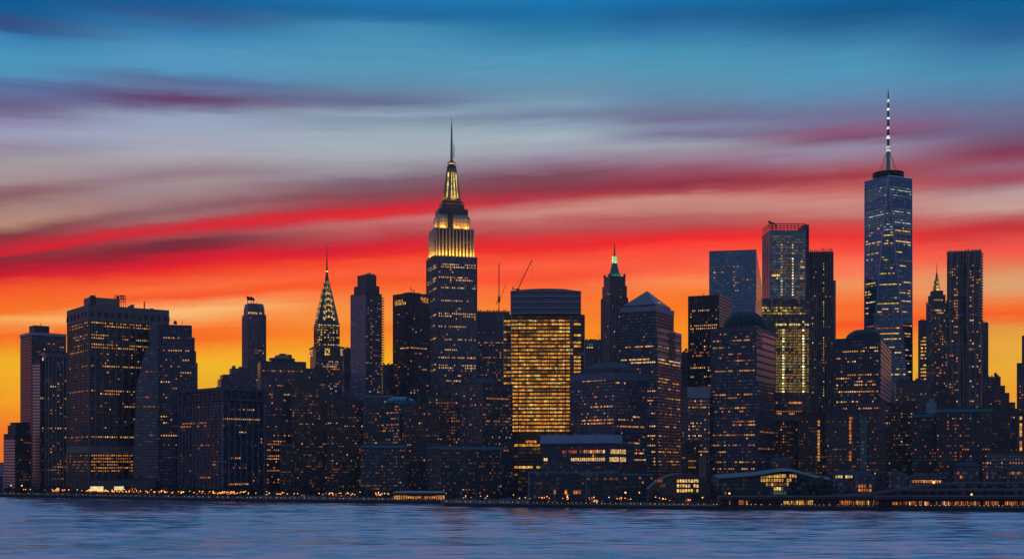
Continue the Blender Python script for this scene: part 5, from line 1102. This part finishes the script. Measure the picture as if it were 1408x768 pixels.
# ---------------------------------------------------------------- waterfront
def lantern_hall():
    b = tower('long low pavilion glowing orange behind its glass doors, on the quay', 541, 541, 613, 1236, 1, 679, (.12, .08, .06), bay=2.2, fl=4.2, wf=.75, hf=.62, d=14, name='lit_pavilion', cat='pavilion', trim='conc')
    mb = MB(); mb.loft([([(-1, -3), (b.X + 1, -3), (b.X + 1, 15), (-1, 15)], b.H + 1.2), ([(2, 0), (b.X - 2, 0), (b.X - 2, 12), (2, 12)], b.H + 3)]); mb.build('canopy', mat('canopy_white', (.2, .18, .16), .6), b.root)
    b.row('fR', 684.5, 541, 613, .95, 'yoao', hf=.85); b.row('fR', 681, 560, 600, .9, 'oy', hf=.5); b.done()
lantern_hall()
def crystal_hall():
    Y = 1110
    b = Bld('glass_market_hall', 'low glass hall with a swelling teal roof and amber gallery, right of the arched shed', 'hall', 985, Y, 0, 2.2, 3.6, .8, .6)
    X = b.R(1142); z = b.z; n = 24; f = lambda t: 656 - 11 * math.exp(-((t - .62) / .23) ** 2) + 3 * t - 3 * math.exp(-((t - .3) / .2) ** 2)
    m = fc((.03, .05, .06), (.03, .07, .085), 2.2, 3.6, wf=.85, hf=.7)
    pts = [(X * i / n, 0) for i in range(n + 1)] + [(X, 30), (0, 30)]; zt = [z(f(i / n) + 3) for i in range(n + 1)] + [z(f(1) + 3), z(f(0) + 3)]
    MB().loft([(pts, 0), (pts, zt)]).build('wall', m, b.root)
    mb = MB(); pr = [(x, y + (-2.5 if y == 0 else 2)) for x, y in pts]; mb.loft([(pr, [v + .02 for v in zt]), (pr, [v + 1.3 for v in zt])]); 
    pr2 = [(x, 10 if y == 0 else 22) for x, y in pts]; mb.loft([(pr, [v + 1.32 for v in zt]), (pr2, [v + 4 for v in zt])]); mb.build('swelling_roof', mat('hall_roof', (.025, .075, .10), .6), b.root)
    for y, a, c, dn, k in ((655, 1046, 1098, .9, 'ak'), (659, 1044, 1098, .95, 'ka'), (663, 1052, 1096, .5, 'ad'), (672, 1062, 1080, .7, 'eg'), (676, 1062, 1084, .6, 'e')): b.row('fR', y, a, c, dn, k, hf=.75)
    b.scat('fR', 990, 660, 1140, 685, .06, 'der'); b.done()
    # orange-lit pavilions on the upper deck
    for (xl, xr, yt, lb, Yq, rows) in ((1145, 1196, 653, 'small dark house with a white strip window and teal roof, behind the market hall', 1190, ((656, 1146, 1172, 'ww'),)),
                                 (1176, 1202, 656, 'little pavilion with two glowing orange shopfronts below a blue rounded roof', 1085, ((670, 1179, 1199, 'oy'), (674, 1179, 1199, 'oo'))),
                                 (1222, 1248, 655, 'small pavilion with a blue barrel roof and a red-lit front', 1085, ((672, 1228, 1236, 'or'),)),
                                 (1060, 1088, 634, 'small dark roof house above the market hall, left of the white strip window', 1225, ((640, 1064, 1084, 'd'),)),
                                 (1312, 1346, 641, 'bluish low building with horizontal strips between the flyover and the residential slab', 1150, ((648, 1316, 1340, 'dr'), (655, 1316, 1330, 'o'))),
                                 (1352, 1380, 648, 'small pale-roofed building above the flyover, near the right edge', 1160, ((655, 1356, 1362, 'o'),)),
                                 (1384, 1420, 645, 'low pale-roofed building above the flyover at the right edge', 1150, ((652, 1386, 1408, 'od'),)),
                                 (1250, 1300, 658, 'low shop building with scattered orange windows, beside the flyover', 1120, ((662, 1252, 1298, 'oa'), (652, 1252, 1260, 'o')))):
        b = tower(lb, xl, xl, xr, Yq, 1, yt, (.06, .05, .055), bay=2.2, fl=3.4, wf=.8, hf=.8, d=16, name='waterfront_house', cat='building', roof=TEAL, trim='dark')
        n = 12; X = b.X; lo = MB(); sec = [(X * (.5 - .54 * math.cos(math.pi * i / n)), b.H + .3 + 4.2 * math.sin(math.pi * i / n)) for i in range(n + 1)]
        k = len(lo.v)
        for y in (-1.2, 17): lo.v += [(x, y, zz) for x, zz in sec]
        N = n + 1; lo.f += [(i, i + 1, N + i + 1, N + i) for i in range(n)] + [tuple(reversed(range(N))), tuple(range(N, 2 * N)), (0, N, 2 * N - 1, n)]; lo.m += [0] * (n + 3)
        lo.build('barrel_roof', mat('barrel_blue', (.06, .11, .15), .5), b.root)
        for y, a, c, ks in rows: b.row('fR', y, a, c, .9, ks)
        b.done()
crystal_hall()
def pier_shed():
    # long two-storey pier shed with an open lit arcade
    for (xl, xr, lb, dens) in ((990, 1208, 'long pier shed with yellow and orange lights in front of the market hall', .8), (1209, 1440, 'long pier shed with an orange-lit arcade running out at the right edge', .85)):
        xm = (xl + xr) / 2; x, Y = shore_y(min(xm, 1400), 11)
        th = 0
        b = Bld('pier_shed', lb, 'pier shed', xl, Y, th, 1.5, 5., .7, .8)
        X = b.R(xr); H = b.z(686)
        MB().box(0, X, 2.5, 16, 0, H).build('wall', fc((.05, .04, .04), (.05, .05, .05), 2.4, 5), b.root)
        mb = MB(); mb.box(-.5, X - .3, -2, 17, H, H + 1.2); mb.box(-.3, X - .5, -1.4, 16, H + 1.21, H + 2.6); mb.build('deck_roof', mat('deck_dark', (.055, .05, .06), .7), b.root)
        post = MB().box(0, .5, -1.5, -1, 0, H).build('arcade_post', TRIM['dark'], b.root)
        for i in range(1, int(X / 4.8) + 1): o = post.copy(); COL.objects.link(o); o.parent = b.root; o.location.x = i * 4.8
        f = b.fR(2.5)
        if xl < 1000:
            b.row(f, 692, 1010, 1095, .5, 'okadrd', hf=.5); b.row(f, 692, 1090, 1120, .85, 'kkyd'); b.row(f, 692, 1122, 1206, .8, 'ororydw', hf=.6); b.row(f, 691.5, 994, 1050, .2, 'o')
        else: b.row(f, 692, 1245, 1408, .8, 'orowdrdo', hf=.6); b.row(f, 692, 1210, 1250, .5, 'ordd', hf=.5)
        b.done()
pier_shed()
def flyover():
    root = empty('flyover', (PX(1290, 1070), 1070, G)); tag(root, 'curving elevated road on thin columns, sweeping above the pier shed to the right edge', 'elevated road')
    path = [(1128, 683, 1062), (1160, 681, 1060), (1195, 678.5, 1060), (1222, 674.5, 1062), (1245, 670.5, 1066), (1270, 667, 1070), (1300, 664.5, 1072), (1340, 663.5, 1072), (1380, 663.5, 1072), (1440, 663.5, 1072)]
    pts = [Vector((PX(px, Y), Y, Z(py, Y))) - root.location for px, py, Y in path]
    dk, pr, co = MB(), MB(), MB()
    fine = []
    for i in range(len(pts) - 1):
        for j in range(5):
            t_ = j / 5; p0, p1, p2, p3 = pts[max(0, i - 1)], pts[i], pts[i + 1], pts[min(len(pts) - 1, i + 2)]
            fine.append(.5 * ((2 * p1) + (p2 - p0) * t_ + (2 * p0 - 5 * p1 + 4 * p2 - p3) * t_ ** 2 + (3 * p1 - p0 - 3 * p2 + p3) * t_ ** 3))
    fine.append(pts[-1])
    for i in range(len(fine) - 1):
        a, b_ = fine[i], fine[i + 1]
        for mb, y0, y1, z0, z1 in ((dk, -5, 5, -1.3, 0), (pr, -5, -4.6, .01, 1.1), (pr, 4.6, 5, .01, 1.1)):
            k = len(mb.v); mb.v += [(p.x, p.y + y, p.z + zz) for p in (a, b_) for y, zz in ((y0, z0), (y1, z0), (y1, z1), (y0, z1))]
            mb.f += [(k + q, k + (q + 1) % 4, k + 4 + (q + 1) % 4, k + 4 + q) for q in range(4)]; mb.m += [0] * 4
        if i % 2 == 0 and a.z > 5:
            [MB().box(a.x - .6, a.x + .6, a.y + q, a.y + q + 1, 0, a.z - 1.3).build('column', mat('column_concrete', (.12, .11, .11), .8), root) for q in (-3.6, 2.6)]
    dk.build('deck', mat('deck_concrete', (.09, .085, .09), .7), root); pr.build('parapet', mat('parapet_concrete', (.16, .15, .17), .6), root)
    # second, straight lower deck just above the arcade
    root = empty('lower_viaduct', (PX(1330, 1052), 1052, G)); tag(root, 'straight lower road deck on columns between the pier shed and the flyover, at the right', 'elevated road')
    zt = Z(672.5, 1052) - G; x0, x1 = PX(1235, 1052) - root.location.x, PX(1440, 1052) - root.location.x
    MB().box(x0, x1, -4, 4, zt - 1.4, zt).build('deck', MATS['deck_concrete'], root)
    for i in range(18):
        x = x0 + (x1 - x0) * i / 17
        for q in (-2, 1): MB().box(x - .5, x + .5, q, q + 1, 0, zt - 1.41).build('column', MATS['column_concrete'], root)
    MB().box(x0, x1, -4, -3.7, zt + .01, zt + 1.).build('parapet', MATS['parapet_concrete'], root)
flyover()
# ------------------------------------------------- lamps, trees, lights along the quay
LAMP_O = emis('lamp_orange', (1, .30, .055), 4.6, .5, lamp=True); LAMP_W = emis('lamp_white', (1, .50, .14), 2.2, .3, lamp=True); LOWL = emis('bollard_glow', (1, .45, .2), 1.6, .8)
IRON = mat('lamp_iron', (.03, .03, .032), .5, .5)
def lamp(em, hgt, label, group, r=.42):
    root = empty('street_lamp', (0, 0, G)); tag(root, label, 'street lamp', group)
    p = MB().bar((0, 0, 0), (0, 0, hgt), .13, n=6, r2=.08); p.loft([(ring(.28, 8), 0), (ring(.16, 8), .8)]); p.build('pole', IRON, root)
    MB().loft([(ring(r * .55, 8), hgt), (ring(r, 8), hgt + r * .6), (ring(r * .85, 8), hgt + r * 1.3), (ring(.1, 8), hgt + r * 1.8)]).build('lantern', em, root)
    MB().loft([(ring(r * .6, 8), hgt + r * 1.81), (ring(.05, 8), hgt + r * 2.4)]).build('cap', IRON, root)
    return root
rl = random.Random(11)
GL = 'street lamps along the quay'
pro_o = lamp(LAMP_O, 5.2, 'orange globe street lamp in the row along the seawall', GL)
LAMP_D = emis('lamp_dim', (1, .26, .05), 2.6, .6, lamp=True); LAMP_P = emis('lamp_pale', (1, .52, .2), 3.4, .6, lamp=True)
pro_d = lamp(LAMP_D, 4.6, 'dim red-orange street lamp in the row along the seawall', GL, .34); pro_p = lamp(LAMP_P, 6., 'pale amber street lamp in the row along the seawall', GL, .36)
pro_d.location = (*shore_y(205, 15), G + .12); pro_p.location = (*shore_y(318, 15), G + .12)
first = True
for px0, px1, n in ((28, 130, 40), (130, 250, 84), (250, 400, 74), (400, 540, 44), (610, 720, 10), (720, 905, 28), (905, 1000, 10)):
    cl = [rl.uniform(px0, px1) for _ in range(max(2, n // 6))]
    for i in range(n):
        px = px0 + (px1 - px0) * (i + rl.uniform(.1, .9)) / n
        if rl.random() < .55: px = min(px1, max(px0, rl.choice(cl) + rl.gauss(0, 3.)))
        if rl.random() < .5: dup(rl.choice((pro_d, pro_d, pro_p)), (*shore_y(px, rl.choice((9, 11, 14, 16, 24))), G + .12), scale=(1, 1, rl.uniform(.7, 1.2))); continue
        x, y = shore_y(px, rl.choice((9, 10, 12, 15, 20)))
        if first: pro_o.location = (x, y, G + .12); first = False
        else: dup(pro_o, (x, y, G + .12), scale=(1, 1, rl.uniform(.75, 1.15)))
tall = lamp(LAMP_W, 9., 'tall bright street lamp standing above the trees at the left end of the quay', None, .8); x, y = shore_y(15, 24); tall.location = (x, y, G)
dup(tall, (*shore_y(30, 30), G), label='second tall bright lamp from the left end of the quay')
for px, back, lb in ((860, 30, 'tall amber lamp before the teal annex, left of a pair'), (879, 30, 'tall amber lamp before the teal annex, right of a pair'), (1003, 24, 'bright yellow lamp at the left end of the long pier shed'), (1336, 14, 'bright lamp on a mast in front of the right half of the pier shed'), (1284, 55, 'orange lamp mast beside the bend of the flyover')):
    Lq = dup(tall, (*shore_y(px, back), G), label=lb)
    if px == 1284: Lq.scale = (1, 1, 1.9)
GB = 'low bollard lights at the seawall'
bol = empty('bollard_light', (0, 0, G)); tag(bol, 'low bollard light in the row of tiny warm dots at the seawall edge', 'bollard light', GB)
MB().loft([(ring(.14, 6), 0), (ring(.12, 6), .9)]).build('post', IRON, bol); MB().loft([(ring(.22, 6), .9), (ring(.26, 6), 1.15), (ring(.15, 6), 1.35)]).build('lantern', LOWL, bol)
first = True
for i in range(210):
    px = 6 + i * 6.67 + rl.uniform(-1.5, 1.5); x, y = shore_y(min(px, 1406), 6.6)
    if rl.random() < .15: continue
    if first: bol.location = (x, y, G + .12); first = False
    else: dup(bol, (x, y, G + .12))
# trees
BARK = mat('bark', (.06, .045, .035), .9); LEAF = mat('leaf_dark', (.035, .045, .025), .7, var=.6, scale=.6)
def tree(hgt, rad, seed):
    q = random.Random(seed); root = empty('tree', (0, 0, G)); tag(root, 'dark leafy tree in the row behind the quay lamps', 'tree', 'trees behind the quay lamps')
    tk = MB().bar((0, 0, 0), (0, 0, hgt * .55), .28, n=6, r2=.14)
    cl = []
    for i in range(9):
        a = q.uniform(0, 6.28); rr = rad * q.uniform(.25, .8); c = Vector((rr * math.cos(a), rr * math.sin(a), hgt * q.uniform(.45, .92))); cl.append(c)
        tk.bar((0, 0, hgt * q.uniform(.3, .5)), tuple(c), .09, n=4, r2=.03)
    tk.build('trunk', BARK, root); lf = MB()
    for c in cl:
        for j in range(46):
            d = Vector((q.gauss(0, 1), q.gauss(0, 1), q.gauss(0, .8))) * rad * .27; p = c + d; e1 = Vector((q.gauss(0, 1), q.gauss(0, 1), q.gauss(0, 1))).normalized(); e2 = e1.orthogonal(); s_ = q.uniform(.22, .48)
            k = len(lf.v); lf.v += [tuple(p + e1 * s_), tuple(p + e2 * s_ * .6), tuple(p - e1 * s_), tuple(p - e2 * s_ * .6)]; lf.f.append((k, k + 1, k + 2, k + 3)); lf.m.append(0)
    lf.build('crown', LEAF, root); return root
protos = [tree(8.5, 3.4, 1), tree(7., 3., 2), tree(10., 3.8, 3)]
used = [False] * 3
for px0, px1, n in ((10, 250, 34), (250, 545, 44), (612, 725, 12), (850, 995, 12), (1100, 1140, 6)):
    for i in range(n):
        px = px0 + (px1 - px0) * (i + rl.uniform(.1, .9)) / n; k = rl.randrange(3); Ld = shore_y(px, rl.choice((19, 24, 30)) if px < 1000 else 62)
        if 119 < px < 174: continue
        if not used[k]: protos[k].location = (*Ld, G + .12); used[k] = True
        else: dup(protos[k], (*Ld, G + .12), rl.uniform(0, 6), scale=(1, 1, rl.uniform(.8, 1.2)))
for k in range(3):
    if not used[k]: protos[k].location = (*shore_y(100 + k, 20), G)
for i, px in enumerate((1112, 1122, 1133)):
    dup(protos[2], (*shore_y(px, 45 + 3 * i), G), i, label=('big dark round tree right of the amber gallery of the market hall', 'middle of three big dark trees by the market hall', 'rightmost of three big dark trees by the market hall')[i], scale=(2.0, 2.0, 2.2))
# far shore in the gap at the left edge
# thin evening haze over the whole harbour
hz = bpy.data.materials.new('haze'); hz.use_nodes = True; t = hz.node_tree; t.nodes.clear()
pv = nd(t, 'ShaderNodeVolumePrincipled'); pv.inputs['Color'].default_value = (.72, .80, .95, 1); pv.inputs['Density'].default_value = HAZE; pv.inputs['Anisotropy'].default_value = .2
ho = nd(t, 'ShaderNodeOutputMaterial'); t.links.new(pv.outputs[0], ho.inputs['Volume'])
tag(MB().box(-9100, 9100, -60, 7000, -7.5, 640).build('haze', hz), kind='stuff')
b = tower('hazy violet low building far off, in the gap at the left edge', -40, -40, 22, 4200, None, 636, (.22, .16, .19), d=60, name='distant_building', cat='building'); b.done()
b = tower('dark boathouse at the extreme left edge of the quay', -30, -30, 4, 1560, None, 656, (.03, .03, .035), d=16, name='boathouse', cat='boathouse', bay=3); b.done()
